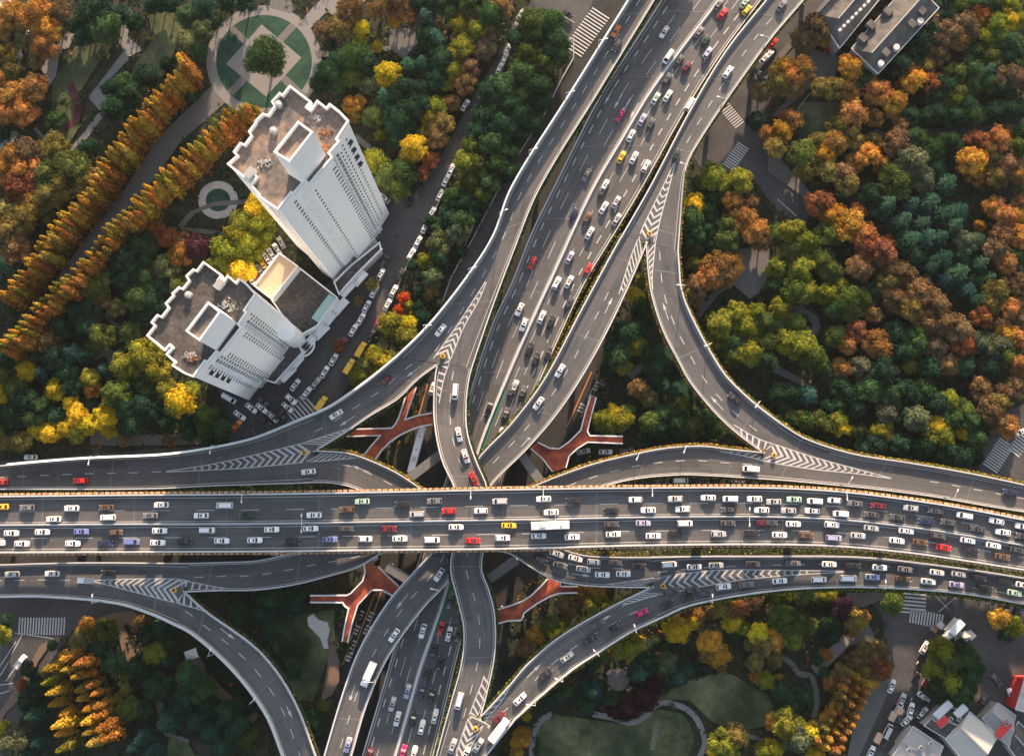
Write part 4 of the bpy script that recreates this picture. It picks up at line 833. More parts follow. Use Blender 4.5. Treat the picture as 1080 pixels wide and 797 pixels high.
# ------------------------------------------------------------ vehicles
PROTO = {}
def loft(mb, secs):       # secs: list of lists of points, equal length
    n = len(secs[0]); b = len(mb.v)
    for s in secs: mb.v += s
    for i in range(len(secs)-1):
        for j in range(n-1):
            a = b+i*n+j; mb.f.append((a, a+n, a+n+1, a+1))
    mb.f.append(tuple(b+j for j in range(n))); mb.f.append(tuple(b+(len(secs)-1)*n+j for j in range(n-1, -1, -1)))
def make_vehicle(kind):
    """front is +X; body painted by the thing's own colour"""
    e = bpy.data.objects.new(kind, None); 
    body = MB()
    spec = dict(sedan=(4.75, 1.84, .98, 1.46, (.95, .35, -1.35, -1.95)), hatchback=(4.3, 1.8, 1.0, 1.55, (1.1, .4, -1.5, -1.95)), suv=(4.75, 1.92, 1.1, 1.75, (1.0, .4, -1.8, -2.2)),
                minivan=(4.85, 1.85, 1.1, 1.9, (1.6, .9, -2.15, -2.35)), van=(5.3, 1.98, 1.2, 2.25, (2.1, 1.4, -2.55, -2.62)))
    parts = []
    if kind in spec:
        L, W, bl, H, (c0, c1, c2, c3) = spec[kind]; h = L/2
        hood = bl-.14
        secs = []
        for x, wd, zt in ((h, .62, .55), (h-.12, .84, hood-.12), (h-.6, .96, hood-.04), (c0+.05, 1, bl-.03), (0, 1, bl), (c3, 1, bl), (-h+.35, .97, bl-.03), (-h+.08, .88, bl-.12), (-h, .7, .6)):
            w = W/2*wd
            secs.append([(x, w*.96, .25), (x, w, .5), (x, w*.985, zt-.15), (x, w*.86, zt-.01), (x, w*.4, zt+.03), (x, -w*.4, zt+.03), (x, -w*.86, zt-.01), (x, -w*.985, zt-.15), (x, -w, .5), (x, -w*.96, .25)])
        loft(body, secs)
        wb, wt = W*.445, W*.355
        B = [(c0, wb, bl-.03), (c0, -wb, bl-.03), (c3, -wb*.96, bl-.02), (c3, wb*.96, bl-.02)]; T = [(c1, wt, H), (c1, -wt, H), (c2, -wt*.97, H-.02), (c2, wt*.97, H-.02)]
        b = len(body.v); body.v += B+T
        for f in ((0, 1, 5, 4), (1, 2, 6, 5), (2, 3, 7, 6), (3, 0, 4, 7), (4, 5, 6, 7)): body.f.append(tuple(b+i for i in f))
        def pane(i, j, k, l, name, s0=.06):
            P = [Vector(q) for q in ((B+T)[i], (B+T)[j], (B+T)[k], (B+T)[l])]; c = sum(P, Vector())/4; n = (P[1]-P[0]).cross(P[2]-P[0]).normalized()
            if n.dot(c-Vector((0, 0, .8))) < 0: n = -n
            Q = [p.lerp(c, s0)+n*.02 for p in P]; parts.append((name, MB().face(Q), GLASS))
        pane(0, 1, 5, 4, 'windscreen'); pane(2, 3, 7, 6, 'rear_window', .1); pane(1, 2, 6, 5, 'side_window', .12); pane(3, 0, 4, 7, 'side_window', .12)
        if kind in ('sedan', 'suv'): parts.append(('sunroof', MB().face([(c1-.25, .38, H+.02), (c1-.25, -.38, H+.02), (c1-.8, -.38, H+.015), (c1-.8, .38, H+.015)]), GLASS))
        wr, wx = .32, (L*.3, -L*.28)
        for s in (1, -1): parts.append(('headlight', MB().box(h-.2, s*W*.34, hood-.2, .35, .3, .12), LAMPW))
        for s in (1, -1): parts.append(('tail_light', MB().box(-h+.1, s*W*.36, bl-.2, .14, .3, .14), REDP))
    elif kind == 'bus' or kind == 'long_bus':
        L, W, H = (12, 2.55, 3.1) if kind == 'bus' else (16.5, 2.55, 3.1); h = L/2
        secs = []
        for x, wd, zt in ((h, .93, H-.35), (h-.15, 1, H-.05), (0, 1, H), (-h+.12, 1, H-.05), (-h, .95, H-.3)):
            w = W/2*wd; secs.append([(x, w, .35), (x, w, 1.4), (x, w*.99, zt-.25), (x, w*.9, zt-.02), (x, 0, zt+.03), (x, -w*.9, zt-.02), (x, -w*.99, zt-.25), (x, -w, 1.4), (x, -w, .35)])
        loft(body, secs); wr, wx = .48, (h-2.6, -h+3)
        parts.append(('windscreen', MB().box(h, 0, 1.9, .06, W*.86, 1.2), GLASS)); parts.append(('rear_window', MB().box(-h, 0, 2.1, .06, W*.7, .7), GLASS))
        for s in (1, -1): parts.append(('side_window', MB().box(0, s*W/2, 1.95, L*.86, .05, .8), GLASS))
        for x in (h*.55, -h*.4, *([0] if kind == 'long_bus' else [])): parts.append(('roof_unit', MB().box(x, 0, H+.14, 1.9 if x < 0 else .7, 1.3 if x < 0 else .7, .22, 0, .85), PARA))
    elif kind in ('truck', 'school_van', 'pickup'):
        L, W, H, cb = dict(truck=(8.2, 2.4, 3.1, 2.1), school_van=(5.9, 2.1, 2.5, 1.5), pickup=(5.3, 1.9, 1.75, 2.3))[kind]; h = L/2
        hc = H*.82 if kind != 'pickup' else 1.7
        secs = []
        for x, wd, zt in ((h, .85, hc*.62), (h-.25, .96, hc*.95), (h-.5, .97, hc), (h-cb, .97, hc)):
            w = W/2*wd; secs.append([(x, w, .4), (x, w, .9), (x, w*.95, zt-.15), (x, w*.85, zt), (x, -w*.85, zt), (x, -w*.95, zt-.15), (x, -w, .9), (x, -w, .4)])
        loft(body, secs)
        wr, wx = .42, (h-1.2, -h+1.5)
        parts.append(('windscreen', MB().face([(h-.02, W*.38, hc*.64), (h-.02, -W*.38, hc*.64), (h-.27, -W*.38, hc*.97), (h-.27, W*.38, hc*.97)][::-1]), GLASS))
        for s in (1, -1): parts.append(('side_window', MB().box(h-cb*.55, s*W*.48, hc*.78, cb*.45, .04, hc*.22), GLASS))
        if kind == 'pickup':
            bed = MB(); bed.box(-cb/2-.1, 0, .75, L-cb-.3, W*.95, .5).build; 
            for s in (1, -1): bed.box(-cb/2-.1, s*W*.45, 1.1, L-cb-.3, .1, .4)
            parts.append(('cargo_bed', bed, PARA))
        else: parts.append(('cargo_box', MB().box(-cb/2-.1, 0, H*.55+.2, L-cb-.25, W, H*.9-.3, 0, .985), 'BODY'))
    elif kind == 'motorcycle':
        body.box(.1, 0, .7, 1.3, .32, .4, 0, .6); wr, wx = .32, (.7, -.65)
        parts.append(('handlebar', MB().box(.5, 0, 1.05, .08, .7, .06), DARK)); parts.append(('seat', MB().box(-.3, 0, .93, .7, .28, .12), DARK))
    PROTO[kind] = (body, parts, wr, wx, L if kind != 'motorcycle' else 2, W if kind != 'motorcycle' else .3)
    bm = body; 
    me = bpy.data.meshes.new('body'); me.from_pydata(bm.v, [], bm.f); me.materials.append(CARP)
    import bmesh
    b = bmesh.new(); b.from_mesh(me); bmesh.ops.recalc_face_normals(b, faces=b.faces); b.to_mesh(me); b.free()
    try: me.shade_smooth(); me.set_sharp_from_angle(angle=R(35))
    except Exception: pass
    D_ = [('body', me, True)]
    for nme, mb, m in parts:
        q = bpy.data.meshes.new(nme); q.from_pydata(mb.v, [], mb.f); q.materials.append(CARP if m == 'BODY' else m); D_.append((nme, q, m == 'BODY'))
    wm = MB(); wm.cyl((0, -.11, 0), (0, .11, 0), wr, wr, 12); q = bpy.data.meshes.new('wheel'); q.from_pydata(wm.v, [], wm.f); q.materials.append(TYRE)
    W_ = PROTO[kind][5]
    wheels = [(x, s*(W_/2-.1), wr) for x in wx for s in ((1, -1) if kind != 'motorcycle' else (0,))]
    PROTO[kind] = (D_, q, wheels)
CN = dict(w=('white', (.8, .8, .8)), s=('silver', (.45, .46, .47)), a=('grey', (.18, .18, .19)), d=('dark grey', (.08, .08, .085)), k=('black', (.03, .03, .033)), r=('red', (.6, .03, .03)), m=('maroon', (.16, .02, .03)),
          b=('blue', (.16, .2, .42)), n=('navy', (.03, .04, .09)), y=('yellow', (.8, .5, .05)), g=('pale green', (.45, .62, .5)), o=('orange', (.75, .2, .04)), t=('brown', (.13, .08, .05)), l=('lavender', (.4, .4, .55)), p=('magenta', (.5, .03, .15)), e=('dark green', (.02, .05, .03)))
KINDN = dict(sedan='sedan', hatchback='hatchback', suv='sport utility car', minivan='minivan', van='van', bus='bus', long_bus='long bus', truck='box truck', school_van='yellow delivery van', pickup='pickup', motorcycle='motorcycle')
CARS = []
def put_vehicle(kind, col, p, ang, scale=1.0):
    if kind not in PROTO: make_vehicle(kind)
    D_, wheel, wh = PROTO[kind]; c = CN[col][1]; j = random.uniform(.88, 1.08)
    e = empty({'sedan': 'sedan_car', 'hatchback': 'hatchback_car', 'suv': 'suv_car', 'school_van': 'delivery_van', 'truck': 'box_truck'}.get(kind, kind), p, ang)
    e.scale = (scale,)*3
    for nme, me, painted in D_:
        o = bpy.data.objects.new(nme, me); COL.objects.link(o); o.parent = e; o.color = (c[0]*j, c[1]*j, c[2]*j, 1) if painted else (1, 1, 1, 1)
    for x, y, z in wh:
        o = bpy.data.objects.new('wheel', wheel); COL.objects.link(o); o.parent = e; o.location = (x, y, z)
    return e
def road_at(px, py, only=None):
    best = None
    for k, r in RD.items():
        if only and k not in only: continue
        d, f = locate(r, px, py)
        if r.last < 2.5:
            z = r.P(d, f).z
            if best is None or z > best[0]+.5: best = (z, k, d, f)
    return best
def cars(ox, oy, txt, only=None, sc=3.985):
    for it in txt.split(','):
        it = it.split()
        if not it: continue
        px, py = ox+float(it[0])/sc, oy+float(it[1])/sc; col = it[2]; kind = it[3] if len(it) > 3 else random.choice(['sedan']*6+['suv']*2+['hatchback']*2+['minivan'])
        kind = dict(v='van', mv='minivan', B='bus', LB='long_bus', T='truck', Y='school_van', P='pickup', S='suv', H='hatchback', C='sedan', M='motorcycle').get(kind, kind)
        if len(it) > 4:      # on the ground, heading in image degrees (counter-clockwise from +x)
            a = R(float(it[4])); p = at(px, py, zc[0]+.02); q = at(px, py, .9); p.x, p.y = q.x, q.y; e = put_vehicle(kind, col, p, a, 1.03); CARS.append((e, kind, col, 'ground', px, py, 0, it[5] if len(it) > 5 else 'st')); continue
        b = road_at(px, py, only)
        if not b: print('no road for', px, py); continue
        z, k, d, f = b; r = RD[k]; fl = r.flow
        if k == 'deck': fl = -1 if f < .52 else 1
        if k == 'main': fl = 1 if f < .51 else -1
        t = (r.P(d+2, f)-r.P(d-2, f))*fl; q = at(px, py, z+.9); p = Vector((q.x, q.y, z+.035))
        e = put_vehicle(kind, col, p, math.atan2(t.y, t.x)+random.uniform(-.015, .015), 1.06); CARS.append((e, kind, col, k, px, py, f, d))
DK = ('deck',)
cars(0, 400, "5 535 y C,113 538 a S,300 541 w,447 538 t C,677 527 w C,943 529 w v,224 587 w C,452 580 w mv,632 572 a,845 572 w C,1038 571 e C,47 646 w C,177 641 w C,341 639 b C,486 642 t,670 636 w C,870 633 w mv,91 690 w C,305 689 w C,441 688 n C,554 682 b mv,662 686 w C,775 679 k S,931 678 w C,1070 675 w C,-10 686 w C", DK)
cars(270, 400, "446 512 g C,615 523 k C,750 511 a S,1025 512 s,243 570 w C,382 546 t S,677 566 s mv,810 553 r H,945 552 w,65 630 w C,229 626 w C,380 627 d,559 628 m S,841 620 w C,1063 613 y C,152 680 k C,310 672 b,459 670 w,604 669 w C,740 674 w mv,911 677 r C,1036 665 w", DK)
cars(540, 400, "133 502 w C,258 508 k C,519 505 w,687 502 s S,825 497 w C,918 502 w mv,1020 502 w C,165 558 w C,417 551 k C,573 549 w C,718 545 w S,912 547 d C,1050 549 w C,160 613 w B,418 608 d C,552 603 l C,727 605 w mv,908 604 d C,1060 603 m C,112 657 w C,253 662 w C,426 650 w C,594 657 w C,688 647 k C,869 649 s S,1008 645 k C", DK)
cars(810, 400, "25 514 s C,110 504 g C,197 512 w,279 508 w H,366 521 a C,463 532 m C,601 540 s S,705 553 d C,826 572 w mv,962 595 w C,1072 618 w C,87 551 s,187 552 w C,306 565 w mv,436 568 d C,545 579 d C,664 597 n C,757 601 d S,883 629 d C,989 642 w C,1074 660 d,10 600 d C,107 607 w C,269 610 w S,435 624 s C,582 636 w C,715 656 d S,841 676 w C,949 697 w C,1049 716 d C,49 653 w C,160 656 t S,277 666 l,379 656 s C,543 677 w C,640 684 t C,739 706 r C,855 719 k C,986 745 t C", DK)
# ramps
cars(0, 400, "3 432 r C,337 425 r S", ('wmerge',)); cars(270, 400, "336 147 w C,545 5 m H", ('warm', 'nw')); cars(270, 400, "220 388 w C", ('smallw', 'wmerge')); cars(270, 400, "837 52 w v,852 231 w C,880 322 w S,914 418 r C", ('sarm',))
cars(270, 400, "980 123 k C,1049 145 d C,1072 50 d C,1030 230 w C", ('main',)); cars(270, 200, "775 590 w C", ('nw', 'warm'))
cars(540, 400, "112 100 w C", ('diag',)); cars(540, 200, "202 760 w C", ('diag',)); cars(540, 400, "1003 377 w v", ('smalle', 'emerge')); cars(540, 400, "935 80 k C", ('curve',)); cars(540, 400, "12 30 s C,45 55 d C", ('main',))
cars(540, 400, "188 732 s C,267 751 w C,344 767 s H,432 770 d C,118 757 k C,203 780 a C,532 785 k C,661 777 w mv,766 788 w C,858 781 s C,1012 775 d C", ('smallw', 'semerge'))
cars(810, 400, "1018 474 n C", ('emerge',)); cars(810, 400, "107 772 a C,258 776 w C,357 783 k C,470 790 w C", ('semerge',))
cars(0, 597, "50 34 s S,218 31 w C,360 60 w P,455 28 k C", ('swmerge',))
cars(270, 597, "770 35 w C,580 290 w C,475 452 w T,386 750 l C", ('diag',)); cars(270, 597, "854 566 w v,826 755 s C,880 790 w C,1020 637 m C,1021 686 w T,934 752 s C", ('sarm', 'se', 'smerge'))
cars(270, 597, "700 272 w C,637 525 l C,573 578 s C,594 640 w C,475 795 m C,776 262 r C,811 284 w C,748 350 k C,772 408 k C,719 450 k C,697 528 n C,737 545 k C,660 643 k C,752 630 w C,697 675 w C,618 780 p C,664 785 w C,815 150 d C,850 290 d C", ('main',))
cars(540, 597, "300 12 s C,380 35 w C,468 32 w C", ('smallw',)); cars(540, 597, "545 195 p H,650 163 k C,738 133 k C,757 98 d S,675 102 d C,815 112 d C,890 85 w S,985 77 a C,360 243 d C,436 250 k H,330 305 k C,231 381 s C,140 452 k C,33 558 w C", ('se', 'semerge'))
cars(810, 597, "576 13 a C,711 25 w C,802 32 s C,886 48 k C,1000 65 k C,1072 78 w C,50 61 w C,215 55 w mv,338 50 w v,440 45 l C,568 53 t C,675 64 w C,793 77 l C,913 92 k S,1037 112 g C", ('semerge',))
cars(540, 0, "437 130 o C,440 192 d S", ('nw',))
cars(540, 0, "640 135 w C,657 240 w v,455 485 p C,313 735 a C,868 18 a C,887 57 r C,980 10 g C,988 42 y H,787 135 a C,813 172 e C,823 222 l S,703 255 d C,733 283 m C,652 332 d S,655 402 w C,605 413 g C,548 502 l C,583 522 d C,500 570 w C,460 660 y C,513 662 w C,564 698 w S,390 780 w C,748 438 w v,943 150 k M", ('main',))
cars(540, 0, "908 302 w S,692 652 e C", ('ne',)); cars(810, 0, "58 22 a C", ('ne',))
cars(540, 200, "380 8 d C,386 75 w C,438 52 s C,441 125 s C,316 120 t C,327 182 w C,260 103 n C,85 307 r C,243 285 l C,320 335 r C,188 392 w S,240 387 w C,240 475 d C,125 535 w C,163 553 k C,32 503 w C,50 567 w S,73 668 k C,101 710 k C,153 690 k C", ('main',))
# on the streets below
cars(270, 400, "678 297 w LB 76 nb,278 104 y Y 58 st,742 40 w C 70 nb"); cars(540, 400, "300 303 s C 12 eb,393 305 w C 0 eb,480 300 d C 4 eb,708 425 w v 0 un,628 430 d C 0 un,800 428 d C 0 un,950 425 a C -4 un")
cars(0, 400, "132 327 w C 180 wb,1037 458 w C 180 un,930 462 e C 0 un"); cars(270, 400, "25 728 b C 0 uz,92 730 w C 0 uz"); cars(0, 597, "90 400 w P 52 sw"); cars(810, 400, "1060 222 w C 200 er")
cars(540, 0, "37 65 w C 62 ts,10 120 d C 62 ts,15 160 w C 62 ts,232 63 k C -35 tj,1060 250 w C 50 ts2,1020 300 d C -28 ts2"); cars(810, 0, "20 185 r C 50 ts2,2 235 w C 50 ts2,255 205 r H 40 sc")
cars(270, 0, "1045 250 w C 66 pk,1025 290 w C 66 pk,1058 210 w C 66 pk,880 445 w C 60 pk,822 715 w C 66 pk,800 760 w C 66 pk")
cars(270, 200, "775 25 w C 64 pk,740 100 w C 64 pk,712 160 w C 64 pk,682 222 w C 62 pk,655 272 w S 62 pk,607 358 k C 60 pk,580 428 w C 64 pk,555 484 w C 64 pk,517 555 p C 62 pk,490 605 k C 60 pk,645 50 k S 64 pl,540 38 s C 140 pl,593 200 k M 70 pl,540 305 k C 64 pl,525 358 w C 64 pl,497 430 w C 64 pl,466 492 w C 64 pl,442 545 w C 62 pl,410 592 w C 62 pl,365 650 m C 62 pl,327 715 w C 62 pl,290 767 w C 62 pl,444 675 y Y 62 pk,396 745 y Y 60 pk")
cars(240, 200, "335 335 a C 120 lot,308 372 s C 124 lot,272 398 w C 124 lot,245 428 w C 124 lot,215 455 y C 124 lot,200 500 s C 124 lot,172 528 r C 124 lot,145 555 w C 124 lot", None, 5.906)
cars(210, 340, "190 475 w v -30 yard,255 580 w C -35 yard,235 645 o C 50 yard,310 700 k S 25 yard,328 535 w C -38 yard,395 490 d C -40 yard,392 535 w C -40 yard,412 612 k C -45 yard,500 575 k C 50 yard,575 480 w S -42 yard,552 530 w C -42 yard,600 390 w C 55 yard,672 440 w C 55 yard,728 380 s C 55 yard,460 590 s C -42 yard,540 600 d C -45 yard,520 560 k C 50 yard", None, 5.906)
cars(810, 597, "517 502 w C 65 mk,598 600 w C 70 mk,580 645 w C 40 mk,652 548 w C -40 mk,645 612 w C 40 mk,650 575 k C 40 mk,957 476 d C -52 mk,553 628 d C 55 mk,625 405 w M 60 mk,770 265 w T -135 mk,800 300 w C -135 mk,620 470 k H 60 mk,545 600 w C 55 mk,585 690 k S 60 mk,1040 175 k S 80 mk")
cars(810, 597, "505 635 r M 60 mk,560 560 s C 62 mk,470 720 y M 60 mk,655 340 w C 55 mk,645 365 r M 60 mk,535 575 r M 70 mk,600 560 w M 70 mk,625 610 d C 40 mk,560 650 w M 20 mk,500 690 s v 60 mk,1020 540 w C 110 mk,900 560 d C 60 mk,1000 190 k C 80 mk,430 780 w C 60 mk,1060 170 d C 85 mk")
# labels: every vehicle told apart by colour, road, lane and order
def ordn(i): return ['first', 'second', 'third', 'fourth', 'fifth', 'sixth', 'seventh', 'eighth', 'ninth', 'tenth', 'eleventh', 'twelfth', 'thirteenth', 'fourteenth', 'fifteenth', 'sixteenth', 'seventeenth', 'eighteenth', 'nineteenth', 'twentieth'][i] if i < 20 else 'twenty-'+['first', 'second', 'third', 'fourth', 'fifth', 'sixth', 'seventh', 'eighth', 'ninth'][min(8, i-20)]
SAY = dict(st='on the tower street', nb='on the ground street under the upper left footbridge', un='in the dark gap just above the wide deck', eb='on the ground street beside the upper right footbridge', wb='on the street left above the western road', uz='in the dark gap just below the wide deck',
           sw='at the lower left street crossing', er='at the far right street corner', ts='on the street at the top centre', tj='by the top crosswalk', ts2='below the north-east ramp at the top right', sc='by the school building at the top right',
           pk='parked on the right side of the tower street', pl='on the left side of the tower street', lot='in the small car park between the towers', yard='in the yard below the shorter tower', mk='in the market street at the lower right')
def place(c):
    e, kind, col, k, px, py, f, d = c
    if k == 'ground': return SAY[d], py if d in ('pk', 'pl', 'mk', 'lot', 'yard') else px, 'top' if d in ('pk', 'pl', 'mk', 'lot', 'yard') else 'left'
    if k == 'deck':
        ln = 'top' if f < .27 else 'second' if f < .52 else 'third' if f < .76 else 'bottom'
        return 'in the %s lane of the wide deck, %s half' % (ln, 'left' if px < 540 else 'right'), px, 'left'
    if k == 'main': return 'on the wide north-south road, %s carriageway, %s' % ('left' if f < .51 else 'right', 'lower part' if py > 540 else 'upper part' if py < 200 else 'middle part'), py, 'top'
    nm = dict(nw='on the upper left ramp', warm='on the ramp arm below the towers', sarm='on the central curved ramp', wmerge='on the merged road at the upper left of the deck', smallw='on the lower right ramp emerging below the deck' if py > 560 else 'on the short ramp left of the centre',
              ne='on the north-east ramp', diag='on the diagonal ramp, %s the deck' % ('below' if py > 560 else 'above'), curve='on the big curve by the eastern park', emerge='on the merged road at the upper right of the deck', smalle='on the arched ramp above the deck, right half',
              swmerge='on the merged road at the lower left', sw='on the south-west curve', se='on the south-east curved ramp', semerge='on the %s lanes of the lower right merged road' % ('upper' if f < .55 else 'lower'), smerge='on the hatched ramp at the bottom edge')[k]
    v = k in ('nw', 'sarm', 'ne', 'diag'); return nm, py if v else px, 'top' if v else 'left'
grp = {}
for c in CARS:
    where, key, fr = place(c); grp.setdefault((CN[c[2]][0], KINDN[c[1]], where), []).append((key, fr, c))
for (cn, kn, where), L in grp.items():
    L.sort(key=lambda t: t[0])
    for i, (_, fr, c) in enumerate(L):
        e = c[0]; kn2 = kn if kn.startswith(cn) else cn+' '+kn
        where2 = where.replace(', left half', ' (left half)').replace(', right half', ' (right half)')
        e['label'] = (kn2+' '+where2) if len(L) == 1 else '%s %s from the %s, %s' % (ordn(i), kn2, fr, where2)
        w_ = e['label'].split()
        if len(w_) > 16: e['label'] = ' '.join(w_).replace('of the wide deck', 'of the deck').replace('wide north-south road', 'north-south road').replace('on the upper lanes of the', 'upper lanes,').replace('on the lower lanes of the', 'lower lanes,')
        if len(e['label'].split()) > 16: e['label'] = e['label'].replace('from the ', 'from ').replace('sport utility car', 'SUV')
        e['category'] = dict(bus='bus', long_bus='bus', truck='truck', school_van='van', van='van', minivan='minivan', motorcycle='motorcycle', pickup='pickup truck').get(c[1], 'car')
        e['group'] = 'vehicles on the elevated roads' if c[3] != 'ground' else 'vehicles on the streets below'
# ------------------------------------------------------------ lamp posts on the parapets
def lamp_proto(double):
    e = bpy.data.objects.new('street_lamp', None); out = []
    out.append(('pole', MB().cyl((0, 0, 0), (0, 0, 9), .16, .1, 8), STEEL))
    for s in ((1, -1) if double else (1,)):
        out.append(('arm', MB().cyl((0, 0, 8.9), (s*2.2, 0, 9.5), .08, .07, 6), LAMPW)); out.append(('lamp_head', MB().box(s*2.6, 0, 9.5, 1.0, .4, .16), LAMPW))
    r = []
    for n_, mb, m in out: q = bpy.data.meshes.new(n_); q.from_pydata(mb.v, [], mb.f); q.materials.append(m); r.append((n_, q))
    return r
LP1, LP2 = lamp_proto(False), lamp_proto(True)
LN = dict(nw='the upper left ramp', warm='the ramp arm below the towers', wmerge='the upper left merged road', sarm='the central curved ramp', ne='the north-east ramp', diag='the diagonal ramp', curve='the big eastern curve', emerge='the upper right merged road',
          smalle='the arched ramp above the deck', swmerge='the lower left merged road', sw='the south-west curve', se='the south-east ramp', semerge='the lower right merged road', deck='the wide deck', smallw='the short ramp left of the centre')
def lamps(key, ds, side, double=False, f=None):
    r = RD[key]; nm = LN[key]
    for i, t in enumerate(ds):
        d = r.len*t; p = r.P(d, side if f is None else f); q = r.P(d, 1-side if f is None else 0)-p; a = math.atan2(q.y, q.x); z = p.z+(.6 if f is None else .85)
        e = empty('street_lamp', (p.x-math.cos(a)*.2*(f is None), p.y-math.sin(a)*.2*(f is None), z), a, '%s lamp post on %s, from its %s end' % (ordn(i), nm+(' median' if f else (', %s side' % ('upper' if side == 0 else 'lower') if key == 'deck' else '')), 'upper' if key in ('nw', 'sarm', 'ne', 'diag', 'curve', 'sw') else 'left'), 'lamp post', 'lamp posts along the elevated roads')
        for n_, me in (LP2 if double else LP1): o = bpy.data.objects.new(n_, me); COL.objects.link(o); o.parent = e
lamps('nw', [.3, .42, .55, .68, .8, .93], 0); lamps('wmerge', [.25, .55], 0); lamps('curve', [.2, .5, .85], 1); lamps('emerge', [.25, .55, .8], 1); lamps('ne', [.4, .6, .8], 1)
lamps('deck', [.28, .47, .53, .62, .78], 0); lamps('deck', [.33, .54, .7], 1, True, .52); lamps('sw', [.2, .45, .7], 1); lamps('se', [.15, .35, .6, .85], 1); lamps('diag', [.62, .78], 1); lamps('smalle', [.14, .22], 0); lamps('swmerge', [.3, .7], 1); lamps('semerge', [.12, .5], 1)

# ------------------------------------------------------------ fences, benches, gantry, small park things
def fence(pts, label, h=1.6, step=3):
    P = [at(x, y, 0) for x, y in pts]; c = P[0].copy(); P = [p-c for p in P]; e = empty('fence', c, 0, label, 'fence')
    MB().wall([p+Vector((0, 0, .02)) for p in P], .25, .5).build('kerb_wall', CONC, e)
    pm = MB()
    for h_ in (.9, h): 
        for a, b in zip(P, P[1:]): pm.bar(a+Vector((0, 0, h_)), b+Vector((0, 0, h_)), .1, .1)
    pm.build('rails', PARA, e)
    for a, b in zip(P, P[1:]):
        n = max(1, int((b-a).length/step/2))
        for i in range(n): q = a.lerp(b, i/n); MB().box(q.x, q.y, h/2, .16, .16, h).build('post', PARA, e)
fence([(526, 200), (500, 250), (476, 293), (461, 335)], 'pale fence along the narrow road left of the upper left ramp')
fence([(471, 200), (453, 232), (432, 275), (411, 323), (388, 364)], 'pale fence behind the parked white cars on the tower street')
fence([(605, 62), (592, 85), (575, 120), (546, 165)], 'pale fence below the top crosswalk')
fence([(853, 100), (828, 133)], 'pale kerb fence by the path at the top right')
for x, y, a_, lab in [(408, 443, 40, 'upper left'), (485, 435, -40, 'upper right'), (415, 521, -40, 'lower left'), (493, 513, 40, 'lower right')]:
    p = at(*K(540, 597, [(x, y)])[0], zc[0]); e = empty('park_bench', p, R(a_), 'tan bench at the %s of the round paved circle' % lab, 'bench', 'benches round the paved circle')
    MB().box(0, 0, .45, 2.2, .9, .1).build('seat', BEIGE, e); MB().box(0, .5, .75, 2.2, .1, .5).build('backrest', BEIGE, e)
    for s_ in (-.9, .9): MB().box(s_, 0, .2, .12, .7, .4).build('leg', DARK, e)
def tent(px, py, w_, a_, m, label, cat='tent'):
    p = at(px, py, 0); e = empty('canopy_tent', p, R(a_), label, cat); b = [(-w_/2, -w_/2.6, 2.4), (w_/2, -w_/2.6, 2.4), (w_/2, w_/2.6, 2.4), (-w_/2, w_/2.6, 2.4)]; mb = MB(); t = (0, 0, 3.5)
    for i in range(4): mb.face((b[i], b[(i+1) % 4], t))
    mb.build('cover', m, e)
    for q in b: MB().cyl((q[0]*.97, q[1]*.97, 0), (q[0]*.97, q[1]*.97, 2.4), .06, .06, 6).build('pole', STEEL, e)
tent(204, 689, 4.4, 20, TRIM, 'small white canopy among the trees by the south-west curve')
tent(998, 380, 4, 30, SHEET, 'small white shelter roof among the trees in the eastern park')
tent(1003, 661, 6, 45, SHEET, 'large white tent roof beside the lower right market trees')
tent(1014, 671, 4, 45, SHEET, 'smaller white tent right of the market tent')
tent(32, 41, 4, 60, SHEET, 'white shelter in the top left park clearing'); tent(21, 61, 4, 20, SHEET, 'white shelter below the other in the top left park')
tent(381, 437, 5, 55, CONC, 'grey street stall by the ramp and the yellow vans')
for x, y, a_ in ((501, 650, 35),): pass
a, b = at(495.3, 756, ZM+6), at(516.5, 766.5, ZM+6); c = (a+b)/2; e = empty('sign_gantry', (c.x, c.y, ZM), 0, 'yellowish sign gantry over the hatched split at the bottom edge', 'sign gantry')
A, B = a-Vector((c.x, c.y, ZM)), b-Vector((c.x, c.y, ZM)); MB().bar(A, B, .8, .7).build('beam', BEIGE, e); MB().cyl((0, 0, 0), (0, 0, 6), .3, .25, 10).build('pole', BEIGE, e)
MB().bar(A.lerp(B, .1)+Vector((0, .5, -.3)), A.lerp(B, .9)+Vector((0, .5, -.3)), .12, 2.2).build('sign_panel', STEEL, e)
